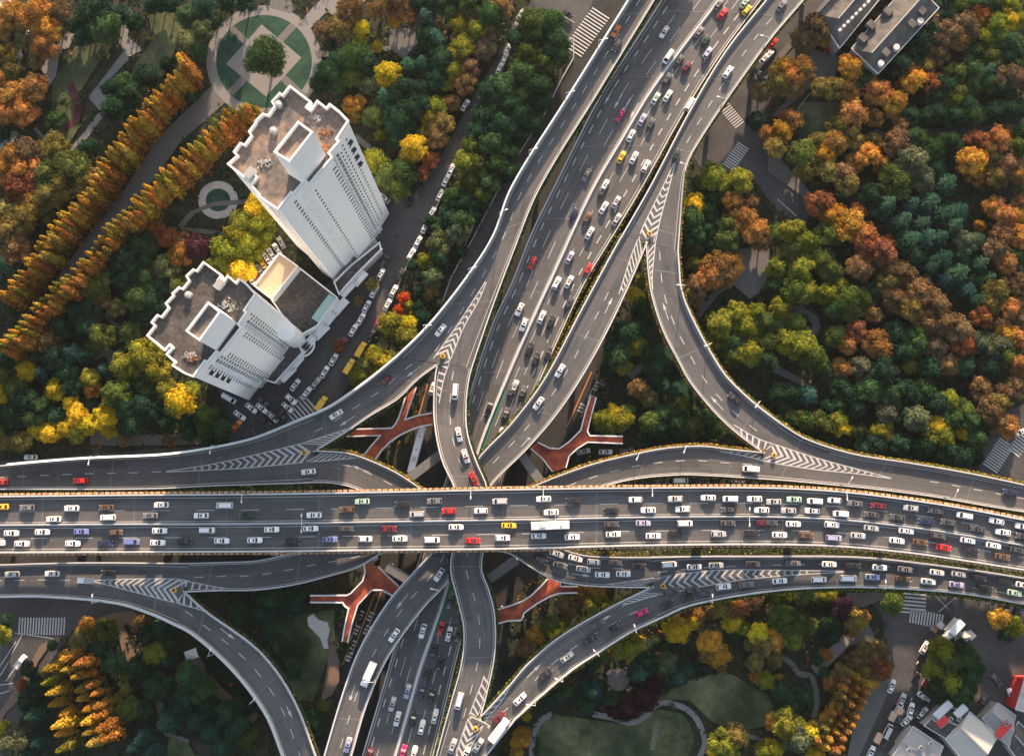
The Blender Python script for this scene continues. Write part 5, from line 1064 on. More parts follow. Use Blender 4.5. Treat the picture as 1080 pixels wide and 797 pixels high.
# ------------------------------------------------------------ trees
rnd = random.Random(11)
def mesh_of(name, mb, m):
    q = bpy.data.meshes.new(name); q.from_pydata(mb.v, [], mb.f); q.materials.append(m); return q
def clump(mb, c, r, n, leaf, up=.35):
    for _ in range(n):
        d = Vector((rnd.gauss(0, 1), rnd.gauss(0, 1), rnd.gauss(0, 1)+up)).normalized(); p = c+d*r*rnd.uniform(.75, 1.08)
        nr = d+Vector((rnd.gauss(0, .35), rnd.gauss(0, .35), rnd.gauss(0, .35)))
        z = nr.normalized(); x = z.orthogonal().normalized(); y = z.cross(x); a = rnd.random()*6.28; x, y = x*math.cos(a)+y*math.sin(a), y*math.cos(a)-x*math.sin(a); q = leaf*rnd.uniform(.7, 1.3)
        mb.face((p+x*q, p+y*q*.75, p-x*q, p-y*q*.75))
def core(mb, c, rx, rz, k=1.0):
    b = len(mb.v); N_, M2 = 8, 5
    for i in range(1, M2):
        t = math.pi*i/M2
        for j in range(N_):
            a = 2*math.pi*j/N_; q = rnd.uniform(.85, 1.1); mb.v.append((c.x+rx*q*math.sin(t)*math.cos(a), c.y+rx*q*math.sin(t)*math.sin(a), c.z+rz*q*math.cos(t)))
    for i in range(M2-2):
        for j in range(N_): a0 = b+i*N_+j; a1 = b+i*N_+(j+1) % N_; mb.f.append((a0, a0+N_, a1+N_, a1))
    mb.f.append(tuple(b+j for j in range(N_))); mb.f.append(tuple(b+(M2-2)*N_+j for j in range(N_-1, -1, -1)))
def broad(seed, n_lobes=7, spread=1.0, dens=1.0):
    rnd.seed(seed); mb = MB(); tk = MB(); R0 = 4.6
    tk.cyl((0, 0, 0), (0, 0, 5.2), .32, .2, 8)
    lobes = [(Vector((rnd.uniform(-.6, .6), rnd.uniform(-.6, .6), 8.2)), 2.3)]
    a = rnd.random()*6.28
    for i in range(n_lobes):
        a += 6.28/n_lobes*rnd.uniform(.75, 1.25); rr = R0*rnd.uniform(.5, .68)*spread
        lobes.append((Vector((rr*math.cos(a), rr*math.sin(a), rnd.uniform(5.2, 7.2))), rnd.uniform(1.5, 2.3)))
    for c, r in lobes:
        tk.cyl((0, 0, 3.4), c, .16, .05, 5, False); core(mb, c, r*.8, r*.72)
        k = int(15*r*dens)+2
        for _ in range(k):
            d = Vector((rnd.gauss(0, 1), rnd.gauss(0, 1), abs(rnd.gauss(0, 1))*.8-.15)).normalized()
            clump(mb, c+d*r*rnd.uniform(.75, 1.0), rnd.uniform(.35, .8), 22, .175)
    return mesh_of('crown', mb, FOL), mesh_of('trunk', tk, TRUNK)
def cedar(seed):
    rnd.seed(seed); mb = MB(); tk = MB(); H = 12.5; tk.cyl((0, 0, 0), (0, 0, H), .3, .05, 8)
    for lv in range(9):
        z = 2.4+lv*1.15; rr = 4.6*(1-lv/9.5)*rnd.uniform(.85, 1.1); nb = 9-lv//2; a0 = rnd.random()*6.28
        for k in range(nb):
            a = a0+6.28*k/nb+rnd.uniform(-.25, .25); L = rr*rnd.uniform(.7, 1.15); dx = Vector((math.cos(a), math.sin(a), 0)); sx = Vector((-dx.y, dx.x, 0))
            for j in range(int(L*13)):
                t = rnd.random()**.7; p = dx*L*t+Vector((0, 0, z+.5*t-.9*t*t))+sx*rnd.gauss(0, .22+.25*(1-t))*L*.3+Vector((0, 0, rnd.uniform(-.1, .15)))
                u = (dx*rnd.uniform(.7, 1)+sx*rnd.uniform(-.7, .7)).normalized(); v = Vector((-u.y, u.x, rnd.uniform(-.4, .4))); q = rnd.uniform(.22, .42); mb.face((p+u*q, p+v*q*.38, p-u*q, p-v*q*.38))
    core(mb, Vector((0, 0, 4.2)), 2.3, 3.2)
    return mesh_of('crown', mb, FOL), mesh_of('trunk', tk, TRUNK)
def redwood(seed):
    rnd.seed(seed); mb = MB(); tk = MB(); H = 18.5; tk.cyl((0, 0, 0), (0, 0, H-.6), .38, .05, 8)
    for i in range(150):
        t = rnd.random()**.85; z = 2.2+(H-2.6)*t; r = 2.35*(1-t)**.72*rnd.uniform(.65, 1.05)+.12; a = rnd.random()*6.28
        c = Vector((r*math.cos(a), r*math.sin(a), z)); clump(mb, c, rnd.uniform(.35, .62)*(1.15-t*.6), 15, .24, .2)
    for z, r in ((5, 1.8), (9, 1.3), (13, .75)): core(mb, Vector((0, 0, z)), r, 3)
    return mesh_of('crown', mb, FOL), mesh_of('trunk', tk, TRUNK)
BR = [broad(s_, n_) for s_, n_ in ((1, 6), (2, 7), (3, 5), (4, 8), (5, 7), (6, 6), (7, 8), (8, 5))]
AU = [broad(20+s_, 7, 1.08, .75) for s_ in range(5)]
CE = [cedar(s_) for s_ in (31, 32, 33, 34)]
RW_ = [redwood(s_) for s_ in (41, 42, 43, 44, 45)]
rnd.seed(99)
TC = dict(g=('dark green', (.024, .06, .031)), h=('mid green', (.045, .088, .032)), p=('pale green', (.10, .125, .065)), y=('olive green', (.08, .108, .028)), z=('yellow green', (.18, .185, .025)), Y=('bright yellow', (.5, .37, .025)),
          q=('golden orange', (.40, .205, .035)), o=('orange', (.29, .135, .042)), r=('rust red', (.2, .07, .034)), R=('scarlet', (.5, .07, .02)), b=('brown', (.16, .10, .05)), G=('golden', (.43, .25, .035)), V=('olive gold', (.30, .21, .04)), W=('copper', (.32, .14, .035)), e=('olive brown', (.17, .135, .04)), c=('blue green', (.045, .105, .068)), t=('teal green', (.022, .065, .048)), k=('purple', (.045, .02, .03)))
TREES = []
def tree(px, py, rpx, col, kind=None):
    kind = kind or ('cedar' if col in 'ct' else 'autumn' if col in 'obrRqe' else 'broad')
    bank, nominal, zc_ = dict(cedar=(CE, 4.6, 6), autumn=(AU, 4.9, 6.4), broad=(BR, 4.7, 6.4), redwood=(RW_, 2.8, 0))[kind]
    q0 = at(px, py, 6); rm = (at(px+rpx, py, 6)-q0).length; s_ = rm/nominal*1.17
    if kind == 'redwood': s_ = rpx
    p = at(px, py, zc_*s_); p.z = 0
    e = empty(dict(cedar='cedar_tree', autumn='autumn_tree', broad='ginkgo_tree' if col == 'Y' else 'yellow_green_broadleaf' if col in 'yz' else 'mid_green_broadleaf' if col == 'h' else 'broadleaf_tree', redwood='redwood_tree')[kind], p, rnd.random()*6.28)  # broadleaf trees are named apart by leaf colour alone; crown meshes are shared
    zs = s_*rnd.uniform(.9, 1.12) if s_ < 1.25 else s_*.9
    e.scale = (s_, s_, zs)
    cm, tm = rnd.choice(bank); o = bpy.data.objects.new('crown', cm); COL.objects.link(o); o.parent = e
    c = TC[col][1]; v = rnd.uniform(.75, 1.3); o.color = (min(1, c[0]*v*rnd.uniform(.88, 1.12)), c[1]*v, c[2]*v*rnd.uniform(.8, 1.2), 1)
    o = bpy.data.objects.new('trunk', tm); COL.objects.link(o); o.parent = e
    TREES.append((e, kind, col, px, py))
SKIP = []
def trees(ox, oy, txt):
    for it in txt.split(','):
        it = it.split()
        if len(it) < 4: continue
        x, y, r_ = (float(v) for v in it[:3]); px, py = ox+x/3.985, oy+y/3.985
        q = at(px, py, 0); bad = [k for k, r in RD.items() if inside((q.x, q.y), r.poly)]
        if (px-652)**2+(py-714)**2 < (11+r_/3.985)**2*.9 or (abs(px-338) < 12 and abs(py-664) < 20): continue
        if bad: SKIP.append((round(px), round(py), bad)); continue
        tree(px, py, r_/3.985, it[3])
trees(0, 0, "40 60 60 o,150 60 70 o,200 120 55 q,190 200 50 o,60 400 60 o,140 370 60 o,100 470 55 o,20 480 50 o,245 55 50 b,0 120 50 o,20 220 45 e,110 130 45 e,150 255 35 e,380 70 60 g,440 110 60 h,330 110 40 g,500 60 40 g,570 100 35 g,420 40 50 g,360 160 40 g,800 70 50 h,860 30 50 g,790 190 50 p,850 130 50 p,830 220 40 h,900 90 35 g,960 15 40 g,1030 12 45 g,720 20 40 g,680 10 40 g,520 350 45 h,470 370 40 g,500 460 55 g,560 400 50 g,620 320 50 g,580 330 35 g,230 510 35 h,270 420 25 p,380 620 40 g,340 640 35 g,50 660 60 o,120 640 55 b,100 710 60 o,20 720 50 q,80 780 60 r,230 620 60 e,290 700 75 y,200 730 60 y,360 760 60 e,260 780 60 e,0 330 40 o,50 300 40 e,0 560 40 g,640 20 35 g,800 400 30 g,700 270 30 g")
trees(270, 0, "400 40 50 b,350 110 50 e,290 130 40 b,520 30 50 b,600 20 50 b,650 60 40 o,585 80 32 q,445 115 34 Y,440 165 26 Y,510 195 24 Y,560 310 52 Y,300 310 50 g,350 260 50 g,270 350 40 g,420 230 60 h,470 270 45 g,400 330 40 y,640 270 42 c,700 260 40 c,710 70 50 c,755 160 50 c,470 360 35 p,540 400 42 c,620 370 50 g,680 370 42 g,560 470 40 g,400 440 38 q,435 425 25 q,410 490 28 e,500 490 45 y,520 565 26 z,600 500 60 g,650 450 50 g,590 590 40 g,700 430 45 g,640 560 40 g,860 100 42 z,920 120 45 z,870 190 48 z,830 240 40 z,830 300 38 z,800 350 34 z,760 450 40 z,735 500 38 z,700 560 30 z,670 620 52 Y,645 655 40 z,820 50 40 y,780 20 40 h,930 60 45 b,960 210 45 b,880 350 45 b,900 290 40 b,820 430 35 b,780 520 50 e,760 580 45 b,735 670 35 r,700 730 32 r,980 60 55 h,1030 35 50 b,990 130 40 b,500 680 50 z,560 730 58 y,620 740 55 h,600 785 50 y,780 260 50 g,760 330 45 g,740 230 40 g,720 160 40 g,1030 370 60 h,980 400 50 g,1060 440 50 g,960 480 55 g,1030 520 60 g,930 550 50 g,1000 600 55 h,900 620 45 y,880 680 48 z,930 700 52 y,1000 700 50 h,1050 640 48 g,1060 720 48 g,905 765 45 y,980 770 45 h,860 775 18 Y,680 10 50 g,740 10 45 g,820 10 40 g,900 20 45 h,960 10 40 g,310 190 30 g,340 360 35 h")
trees(540, 0, "90 90 55 y,170 90 50 h,100 150 50 h,180 170 58 h,60 220 52 y,130 270 45 y,200 240 40 h,40 300 48 h,100 360 58 g,30 400 48 h,130 430 40 g,40 480 48 g,100 520 42 g,20 570 38 g,20 170 40 g,1050 390 45 b,1020 510 38 g,1070 560 35 o,850 740 60 z,960 760 56 z,900 780 40 y,780 775 30 h")
trees(810, 0, "200 120 55 b,240 150 42 o,150 170 50 b,60 290 50 q,100 320 50 o,150 290 48 o,40 350 50 e,110 380 40 b,345 285 52 q,210 370 40 e,280 370 48 e,340 370 48 o,400 340 40 h,460 385 55 o,530 430 50 q,530 470 38 o,490 410 40 e,610 330 52 q,590 300 40 o,660 285 38 e,700 350 48 r,360 475 55 o,300 530 48 e,350 570 48 e,285 600 48 o,50 560 45 q,100 500 42 o,70 490 30 r,30 620 48 e,150 640 58 y,210 600 45 e,230 650 48 q,160 710 48 e,250 720 48 e,320 740 46 b,370 680 40 o,430 650 48 q,480 690 40 o,540 600 56 b,600 580 40 h,330 780 46 e,450 500 36 o,420 440 30 b,830 110 58 b,900 70 50 r,760 150 56 b,800 170 48 o,720 230 48 b,885 95 40 o,950 100 52 z,1010 90 45 Y,1050 80 40 z,900 150 48 z,960 170 48 y,1020 180 48 h,880 220 48 h,940 240 48 y,1000 240 46 g,1060 220 40 g,860 290 48 h,790 310 46 y,920 300 56 c,750 360 48 g,800 390 48 y,870 350 48 h,930 350 48 h,780 425 40 z,640 180 48 g,560 280 48 g,600 235 42 g,700 150 42 g,1010 320 56 b,1060 340 42 b,990 370 46 g,600 490 46 g,700 480 46 g,660 500 36 g,780 490 46 g,860 480 46 h,940 480 46 g,1010 470 46 g,1060 460 38 g,800 30 46 y,860 25 46 h,940 20 52 h,1010 20 46 z,750 10 40 g,760 80 40 g,640 580 36 y,700 620 52 h,620 680 66 p,540 765 66 y,760 600 46 g,650 760 46 p,850 680 58 q,890 690 42 q,870 740 42 o,870 590 46 r,960 590 52 o,940 660 42 e,1010 690 52 b,1040 620 42 y,960 745 46 e,1050 740 38 o,780 640 36 c,750 770 56 c,700 700 46 g,560 540 36 b,440 590 36 e,820 560 30 g,1000 560 36 o,1060 560 36 h,840 440 46 g,1040 270 36 h,700 410 40 g,560 370 30 r")
trees(0, 200, "40 170 65 e,110 110 58 e,60 250 58 b,30 310 46 c,180 90 46 y,60 15 48 r,130 45 48 o,210 30 56 e,20 90 50 e,590 240 66 g,650 170 44 r,705 200 44 r,760 270 48 o,830 240 56 k,760 215 40 b,690 320 52 p,540 300 56 g,620 370 46 h,400 400 56 y,460 360 38 g,490 500 36 e,590 450 56 h,640 480 46 g,620 425 26 q,750 400 42 y,320 520 46 g,260 580 46 g,300 480 38 g,210 640 46 b,320 690 56 t,240 700 56 g,280 770 46 g,430 620 52 y,390 660 42 h,550 600 46 y,610 690 66 z,520 740 56 z,660 760 50 z,590 780 46 y,440 755 38 c,360 580 44 g,560 660 40 h,85 715 28 z,30 720 38 g,115 760 42 Y,160 715 40 g,180 770 40 t,1020 150 56 z,960 250 64 z,1040 250 60 z,930 320 54 z,1010 340 56 Y,1000 200 54 z,1065 90 46 Y,905 210 30 g,540 380 44 g,480 300 40 g,600 540 44 g,700 550 20 z,690 500 34 g,490 240 36 g,380 500 40 g,430 460 40 b,680 400 40 g,30 790 40 y,380 790 40 z")
trees(270, 200, "40 80 58 Y,20 160 56 z,0 220 50 z,10 40 40 Y,830 30 46 h,880 60 46 g,820 110 46 g,870 130 46 h,850 175 46 p,770 230 46 p,760 270 42 h,710 300 34 z,780 290 38 c,740 370 44 p,735 430 34 e,945 20 42 y,622 455 25 R,600 505 23 R,642 487 21 z,655 520 20 z,560 560 50 z,640 565 38 Y,560 600 42 y,635 620 46 z,690 490 32 g,700 540 36 g,500 700 44 z,460 745 44 y,540 720 44 Y,590 705 36 y,440 785 44 z,510 775 40 z,690 360 28 g,900 100 36 g,860 260 30 g,345 655 26 r,490 395 28 e,730 130 26 g,770 170 34 h,690 420 26 g,660 320 24 g,790 340 24 g,760 480 26 g,430 470 20 b,950 70 30 g")
trees(540, 200, "760 65 48 Y,740 130 56 h,820 90 42 h,760 190 46 h,900 150 42 y,905 215 46 y,780 240 36 y,720 230 28 g,880 255 38 y,770 315 36 z,820 170 40 g,930 55 46 o,970 120 56 o,1020 170 56 o,1050 220 42 b,990 60 38 b,860 320 56 o,920 290 46 o,830 370 54 o,880 370 46 b,770 410 50 b,780 465 34 b,935 335 36 q,880 560 56 z,940 520 46 z,985 570 56 z,1030 520 46 z,1055 560 46 y,860 620 44 z,940 640 46 h,1000 690 54 z,930 700 46 y,1060 720 46 g,1060 640 46 y,880 660 36 h,545 390 26 z,520 445 34 Y,545 480 36 y,575 440 28 g,470 600 54 g,530 590 44 g,515 650 46 z,440 700 54 h,470 745 36 z,620 745 54 g,680 760 44 g,560 350 18 Y,420 660 34 g,560 520 30 h,400 760 34 g,570 700 36 g,830 30 40 g,880 20 40 g,830 240 30 g")
trees(810, 200, "30 190 46 y,100 180 52 z,160 220 46 z,100 260 46 y,140 320 56 z,40 330 42 z,30 400 40 h,110 420 54 y,165 430 46 z,230 300 50 y,260 340 46 y,300 395 34 Y,250 440 46 z,330 450 56 y,390 450 42 y,280 500 44 h,350 510 46 y,405 510 26 z,215 60 56 r,270 110 54 q,340 150 64 q,400 190 54 o,240 190 46 y,290 200 36 y,420 250 56 r,480 260 54 r,510 230 36 r,380 330 54 b,450 310 42 b,560 350 54 b,500 390 46 e,630 430 54 b,540 460 54 b,600 500 54 e,700 480 54 b,660 560 54 b,740 560 54 b,800 590 54 b,820 650 46 r,620 640 54 h,700 660 46 b,370 590 44 r,460 650 54 o,500 690 36 o,540 600 46 g,560 680 46 g,600 740 34 z,50 500 46 z,110 560 44 y,30 560 38 y,140 650 60 z,70 640 46 z,190 700 54 y,280 620 44 y,330 650 42 o,310 750 40 o,390 750 46 p,480 760 54 g,230 750 44 h,680 750 46 g,500 60 54 c,560 130 54 c,600 60 54 c,680 50 58 c,740 100 54 c,800 90 54 c,650 140 54 c,780 150 46 c,590 210 54 c,660 200 54 c,720 200 46 c,830 220 44 p,880 210 42 c,550 240 44 g,730 290 54 t,680 330 44 t,800 350 54 c,740 380 44 t,890 310 46 c,930 370 36 c,840 420 46 t,880 460 44 t,890 152 24 q,820 270 44 c,620 280 40 g,950 70 44 o,1000 110 46 o,980 200 46 b,1040 110 36 q,960 250 50 b,1000 310 46 o,1060 60 36 b,1060 200 46 o,960 430 54 e,940 480 44 e,1010 500 44 o,1060 400 46 b,900 540 44 r,900 640 46 p,960 660 46 p,1000 600 46 q,1000 700 46 y,1050 620 46 o,1060 740 46 o,930 740 46 g,1060 540 36 b,1040 280 36 h,960 560 40 b,430 30 46 g,380 90 36 r,450 430 36 g,760 740 40 b,830 740 40 g,440 520 40 b,1030 460 30 b,300 30 36 g,660 400 40 b,1010 400 36 b,880 390 36 g")
trees(0, 400, "60 40 46 y,110 90 52 g,180 120 46 h,60 140 46 g,140 160 46 h,235 40 42 Y,30 260 38 e,90 260 46 e,300 30 42 g,390 45 34 o,160 210 36 Y,220 220 42 Y,280 200 42 Y,330 150 42 Y,370 190 42 Y,300 100 34 Y,440 165 48 Y,460 215 34 Y,450 115 32 z,320 225 40 z,500 60 56 y,540 120 46 g,560 190 46 g,620 50 46 h,620 120 52 g,700 35 44 z,755 95 62 Y,800 50 42 z,740 140 44 y,700 180 42 g,790 165 42 g,870 150 48 y,870 205 44 y,930 210 44 h,610 20 40 h,700 110 36 g,520 260 26 b,710 255 26 b,10 60 36 Y,520 195 36 g,880 250 32 h,240 160 40 g,60 200 40 g,0 160 40 g,10 230 34 e,800 220 36 g,380 110 30 g")
trees(540, 400, "380 170 40 z,420 140 36 Y,460 170 44 z,410 205 36 y,480 135 32 y,355 205 26 g,530 40 42 b,580 85 34 e,580 180 46 y,640 150 46 h,620 210 42 g,700 180 52 h,720 120 36 z,760 190 50 y,820 170 46 h,860 215 36 h,800 230 42 g,690 230 40 g,560 250 26 g,880 190 30 g,400 120 20 g,760 140 30 h,620 40 30 t,680 50 30 t,740 90 30 g")
trees(810, 400, "80 160 38 y,150 170 42 y,220 180 42 y,290 180 42 z,300 205 34 Y,342 212 22 Y,170 60 50 c,385 220 32 y,380 120 38 g,480 220 46 z,430 40 54 h,520 60 54 h,560 40 44 g,500 140 46 p,600 60 54 g,650 50 46 h,620 170 54 p,700 205 46 Y,740 235 44 z,680 250 36 z,760 90 42 z,830 130 46 y,850 180 46 h,820 220 32 Y,880 250 42 h,720 320 36 g,650 280 46 g,560 270 46 g,820 320 44 g,870 330 30 g,450 280 46 g,400 290 36 g,930 130 54 b,1010 200 50 o,960 180 46 b,1040 30 46 b,1000 60 46 b,970 100 46 e,700 100 46 g,780 160 44 h,250 120 36 g,300 110 34 h,240 250 24 h,180 230 24 g,100 60 40 g,40 60 40 g,330 50 46 g,900 40 46 b,300 30 40 g,760 300 44 g,590 330 30 g,560 150 40 g,900 200 36 g,60 110 36 g")
trees(0, 597, "440 280 54 y,430 340 54 g,480 400 46 h,340 310 44 e,370 250 36 q,350 275 30 o,270 390 32 q,400 520 46 g,530 520 24 z,490 560 24 z,540 600 44 y,530 460 22 z,150 500 40 g,150 620 50 t,120 560 40 g,60 740 54 p,20 680 34 z,10 290 36 z,160 740 46 t,30 225 26 g,650 360 46 z,620 290 46 g,680 250 46 g,600 240 36 b,720 320 46 g,700 390 36 g,660 500 54 g,790 460 54 h,850 520 54 h,880 575 44 g,700 650 54 t,830 650 54 t,880 700 54 t,600 720 54 t,560 760 44 t,960 620 54 g,1020 580 50 g,1000 680 54 g,1040 720 46 y,930 760 46 g,640 770 46 t,780 560 46 g,900 420 36 g,940 250 40 g,880 230 30 g,570 420 40 g,620 440 40 g,120 430 36 g,90 500 24 r,220 330 24 g,480 700 40 g,480 640 40 g,600 600 40 g,1000 200 40 g,1040 260 30 g,350 440 40 g,110 780 40 t,750 590 40 g")
trees(270, 597, "60 140 54 g,130 180 46 g,30 210 46 g,70 270 36 g,180 500 30 t,180 550 28 p,200 600 46 g,250 650 46 g,230 740 46 g,290 590 36 y,150 120 40 g,130 350 36 g,190 350 30 g,20 100 30 g,160 440 34 g,270 690 36 g,1050 430 20 g,380 200 20 g")
trees(540, 597, "350 110 38 q,340 165 40 z,385 160 30 z,290 120 38 o,230 160 42 b,240 190 30 o,95 290 38 q,160 250 40 y,185 265 34 Y,220 250 28 z,60 340 42 b,490 330 54 z,450 345 40 z,530 320 28 Y,420 350 20 q,690 260 54 Y,760 230 36 Y,720 290 30 z,650 400 42 p,830 320 50 q,870 370 48 q,820 370 36 e,880 420 22 o,830 180 42 b,880 170 46 e,950 180 46 r,920 240 38 Y,970 260 32 z,1040 290 46 Y,1060 330 46 e,1020 400 36 e,1060 480 36 z,1020 460 26 o,200 540 42 t,230 520 28 y,160 540 38 g,340 520 54 t,380 500 46 t,310 580 36 g,420 560 32 g,540 450 54 t,510 430 42 g,570 400 46 g,700 470 46 t,740 440 42 t,380 380 32 y,330 400 36 g,60 630 18 Y,60 690 18 z,40 720 36 q,20 780 26 q,20 740 24 Y,880 740 54 z,940 710 50 e,910 780 42 z,850 770 30 Y,1060 770 36 z,1010 140 44 b,480 600 46 k,560 560 46 k,430 600 34 k,590 500 40 k,130 360 30 g,300 240 20 g,640 330 30 g,780 200 36 o,720 190 36 b,600 330 24 g,920 300 30 g,330 210 30 o,780 420 22 g,1000 330 26 e,20 640 20 g,100 420 24 g")
trees(810, 597, "60 215 54 y,120 250 54 y,100 300 46 z,170 250 36 y,20 310 46 q,20 180 30 b,30 390 36 e,45 470 20 q,10 490 24 Y,325 180 50 k,340 230 36 b,370 225 46 e,400 210 28 o,520 160 44 y,545 125 26 z,410 350 36 e,450 375 46 b,370 390 42 b,480 430 44 r,400 430 36 e,240 370 28 o,310 450 40 b,260 490 32 o,150 540 40 g,60 520 46 g,100 590 44 g,80 655 60 z,120 720 60 p,20 650 36 q,180 700 44 Y,20 760 36 Y,200 790 36 Y,970 220 42 q,1030 250 42 z,1000 280 36 g,730 350 54 z,800 340 44 g,700 430 44 z,760 400 60 y,830 390 54 h,840 450 54 g,760 480 62 z,820 520 50 h,720 520 50 g,860 510 24 o,870 430 36 g,150 110 50 y,60 110 44 z,250 115 34 z,200 120 30 e,270 300 24 g,470 340 30 e,360 280 20 q,230 240 30 g,280 240 34 g,240 450 26 g,210 390 24 g")
BR.append(broad(77, 10, .9, 1.5)); sv = BR[:]; BR[:] = [BR[-1]]; tree(279, 55, 23, 'h'); BR[:] = sv[:-1]; TREES[-1][0].scale = (1.85, 1.85, 1.5)

# rows of redwoods
def row(pts, sp, cols, lab, rows=((0, 0),), sc=1.0, fat=1.0):
    P = catmull([(x, y) for x, y in pts], 200); d = 0; last = P[0]; out = []
    acc = 0; nxt = 0
    for i in range(1, 200):
        acc += (P[i]-P[i-1]).length
        if acc >= nxt:
            nxt += sp
            for k, (ox, oy) in enumerate(rows):
                px, py = P[i].x+ox+rnd.uniform(-1.8, 1.8), P[i].y+oy+rnd.uniform(-1.8, 1.8)
                # measured point is the tip
                s_ = sc*rnd.uniform(.8, 1.1); p = at(px, py, 18*s_); q = proj((p.x, p.y, 0))
                e_n = len(TREES); tree(q[0], q[1], s_, cols[k % len(cols)][rnd.randrange(len(cols[k % len(cols)]))], 'redwood'); TREES[-1] = TREES[-1][:4]+(TREES[-1][4], lab, px); z_ = TREES[-1][0]; z_.scale = (z_.scale[0]*fat, z_.scale[1]*fat, z_.scale[2])
row(K(0, 0, [(735, 205), (755, 285), (700, 330), (650, 385), (580, 460), (520, 540), (450, 640), (400, 700), (330, 820), (240, 910), (180, 985), (100, 1110), (40, 1190), (-20, 1250)]), 7, ['GVG', 'WWV', 'WWb'], 'left of the long diagonal park path', ((0, 0), (6, 3)))
row(K(0, 0, [(1060, 440), (1000, 440), (920, 490), (830, 570), (740, 660), (650, 740), (540, 850), (440, 950), (340, 1080), (290, 1130), (200, 1220), (130, 1290), (40, 1400), (-20, 1450)]), 7.5, ['GVz', 'WVW'], 'right of the long diagonal park path', ((1, 1), (8, 5)))
row(K(0, 597, [(190, 440), (185, 490), (205, 540), (210, 590), (240, 635), (225, 695), (240, 745), (265, 800)]), 12.5, ['GVGz'], 'in the left column of the lower left park', ((0, 0),), 1.15, .95)
row(K(0, 597, [(240, 400), (290, 460), (320, 560), (335, 610), (340, 655), (350, 695), (360, 735), (365, 800)]), 12, ['GVG', 'WW'], 'in the right column of the lower left park', ((0, 0), (12, -5)), 1.12, .95)
row(K(810, 597, [(430, 500), (415, 560), (395, 620), (360, 680), (330, 740), (290, 800)]), 9, ['oq', 'oq', 'oe'], 'in the band left of the market street', ((0, 0), (-10, -6), (-20, -12)), .62, 1.5)
for it in "340 520,320 560,290 590,390 480,430 490,410 450,250 640,230 680".split(','):
    x, y = it.split(); trees(810, 597, '%s %s 32 %s' % (x, y, rnd.choice('qoq')))
# labels for trees: colour, where, order
def region(px, py):
    if 255 < px < 303 and 32 < py < 82: return 'on the round plaza'
    if px < 235 and py < 200: return 'in the top left park, %s part' % ('left' if px < 75 else 'middle' if px < 150 else 'right')
    if px < 240 and py < 400: return 'in the left woods beside the short tower, %s part' % ('upper' if py < 290 else 'lower')
    if px < 250 and py < 480: return 'along the left end of the upper ramp, below the short tower'
    if px < 345 and py > 200 and py < 330: return 'in the yard between the two towers'
    if px < 445 and py < 60: return 'in the garden right of the round plaza, top part'
    if px < 445 and py < 200 and px < 420: return 'in the garden right of the round plaza, lower part'
    if px < 510 and py < 200 and px < 500-(py-20)*.3: return 'on the left verge of the tower street'
    if px < 610 and py < 200: return 'between tower street and upper left ramp'
    if px < 560 and py < 405: return 'in the strip right of the parked cars, %s part' % ('upper' if py < 300 else 'lower')
    if px < 720 and py < 520: return 'in the triangle between the two northern ramps'
    if px < 810 and py < 300 and py > 130: return 'in the eastern park, along the north-east ramp'
    if py < 510:
        c = 'left' if px < 860 else 'middle' if px < 960 else 'right'; r = 'top' if py < 75 else 'upper' if py < 145 else 'upper middle' if py < 230 else 'middle' if py < 300 else 'lower middle' if py < 380 else 'bottom'
        return 'in the eastern park, %s row, %s part' % (r, c)
    if px < 340: return 'in the lower left park, %s part' % ('left' if px < 110 else 'middle' if px < 220 else 'right')
    if px < 560: return 'between the ramps below the deck'
    if px < 720: return 'in the lower middle park, left part, %s' % ('upper half' if py < 700 else 'lower half')
    if px < 830: return 'in the lower middle park, middle part'
    if px < 960: return 'in the lower middle park, right part'
    return 'on the island of the lower right market'
grp = {}
for t in TREES:
    e, kind, col, px, py = t[:5]; where = t[5] if len(t) > 5 else region(px, py)
    grp.setdefault((TC[col][0], kind, where), []).append((px, t))
TN = dict(cedar='cedar', autumn='tree', broad='leafy tree', redwood='slim redwood')
for (cn, kind, where), L in grp.items():
    L.sort(key=lambda t: t[0])
    for i, (_, t) in enumerate(L):
        e = t[0]; e['label'] = '%s %s %s' % (cn, TN[kind], where) if len(L) == 1 else '%s %s %s from left %s' % (ordn(i), cn, TN[kind], where)
        e['category'] = 'tree'; e['group'] = 'rows of slim redwoods' if kind == 'redwood' else 'park trees'
        if len(e['label'].split()) > 16: e['label'] = e['label'].replace(' part', '').replace('along the left end of the upper ramp, ', '')
print('TREES', len(TREES), 'skipped', SKIP)
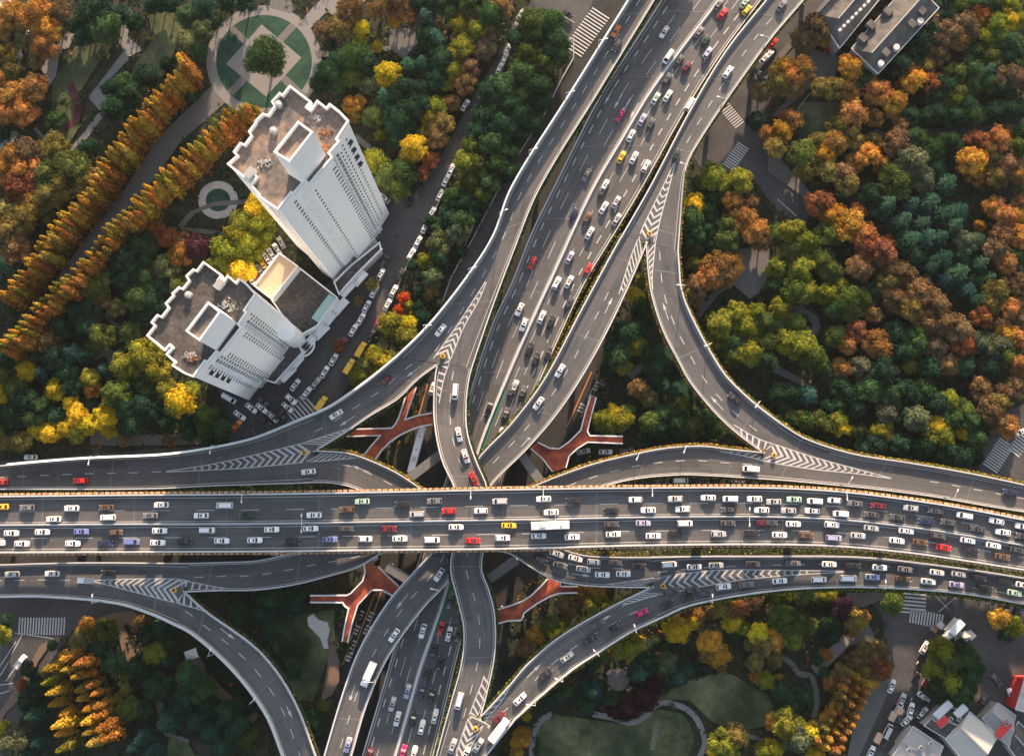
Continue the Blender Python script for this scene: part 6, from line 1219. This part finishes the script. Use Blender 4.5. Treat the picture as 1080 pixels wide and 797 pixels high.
# ------------------------------------------------------------ undergrowth
NOPE = []
for o in list(COL.objects):
    if o.type == 'MESH' and o.parent is None and o.get('kind') == 'structure' and o.name.split('.')[0] in ('street', 'path', 'plaza', 'park_path', 'pavement', 'service_road', 'lawn', 'round_plaza', 'boardwalk', 'ring_path', 'plaza_bed', 'worn_grass', 'rock_bed'):
        NOPE.append([(v.co.x, v.co.y) for v in o.data.vertices])
NB = [(min(p[0] for p in q), max(p[0] for p in q), min(p[1] for p in q), max(p[1] for p in q), q) for q in NOPE]
for o in COL.objects:
    if o.type == 'EMPTY' and o.name.split('.')[0] in ('residential_tower', 'podium_building', 'annex_building', 'school_building', 'market_building', 'shop_building'):
        w_ = [c_ for c_ in bpy.data.objects if c_.parent is o and c_.name.startswith('wall')]
        if w_: V = [(v.co.x+o.location.x, v.co.y+o.location.y) for v in w_[0].data.vertices][:len(w_[0].data.vertices)//2]; NB.append((min(p[0] for p in V), max(p[0] for p in V), min(p[1] for p in V), max(p[1] for p in V), V))
for col, n in ((('g', (.035, .055, .026)), 17000), (('h', (.05, .07, .022)), 9000), (('b', (.075, .06, .035)), 7000), (('o', (.2, .09, .03)), 900)):
    mb = MB(); k = 0
    while k < n:
        x, y = rnd.uniform(-215, 205), rnd.uniform(-110, 215)
        k += 1
        if any(a <= x <= b and c <= y <= d and inside((x, y), q) for a, b, c, d, q in NB): continue
        h_ = rnd.uniform(.3, 1.6)
        for _ in range(5):
            z = Vector((rnd.gauss(0, .6), rnd.gauss(0, .6), 1)).normalized(); xx = z.orthogonal().normalized(); yy = z.cross(xx); q = rnd.uniform(.3, .6); p = Vector((x+rnd.gauss(0, .5), y+rnd.gauss(0, .5), h_+rnd.uniform(-.3, .3)))
            mb.face((p+xx*q, p+yy*q, p-xx*q, p-yy*q))
    o = mb.build('undergrowth', FOL); o.color = (*col[1], 1); o['kind'] = 'stuff'

# ------------------------------------------------------------ thin haze in the air over the whole place
hm = bpy.data.materials.new('haze_air'); hm.use_nodes = True; hn = hm.node_tree; hn.nodes.clear(); ho = hn.nodes.new('ShaderNodeOutputMaterial'); hv = hn.nodes.new('ShaderNodeVolumePrincipled')
hv.inputs['Color'].default_value = (.85, .92, 1, 1); hv.inputs['Density'].default_value = .00002; hv.inputs['Anisotropy'].default_value = .2; hn.links.new(hv.outputs[0], ho.inputs['Volume'])
MB().box(0, 0, 190, 4200, 4200, 382).build('haze', hm)['kind'] = 'stuff'
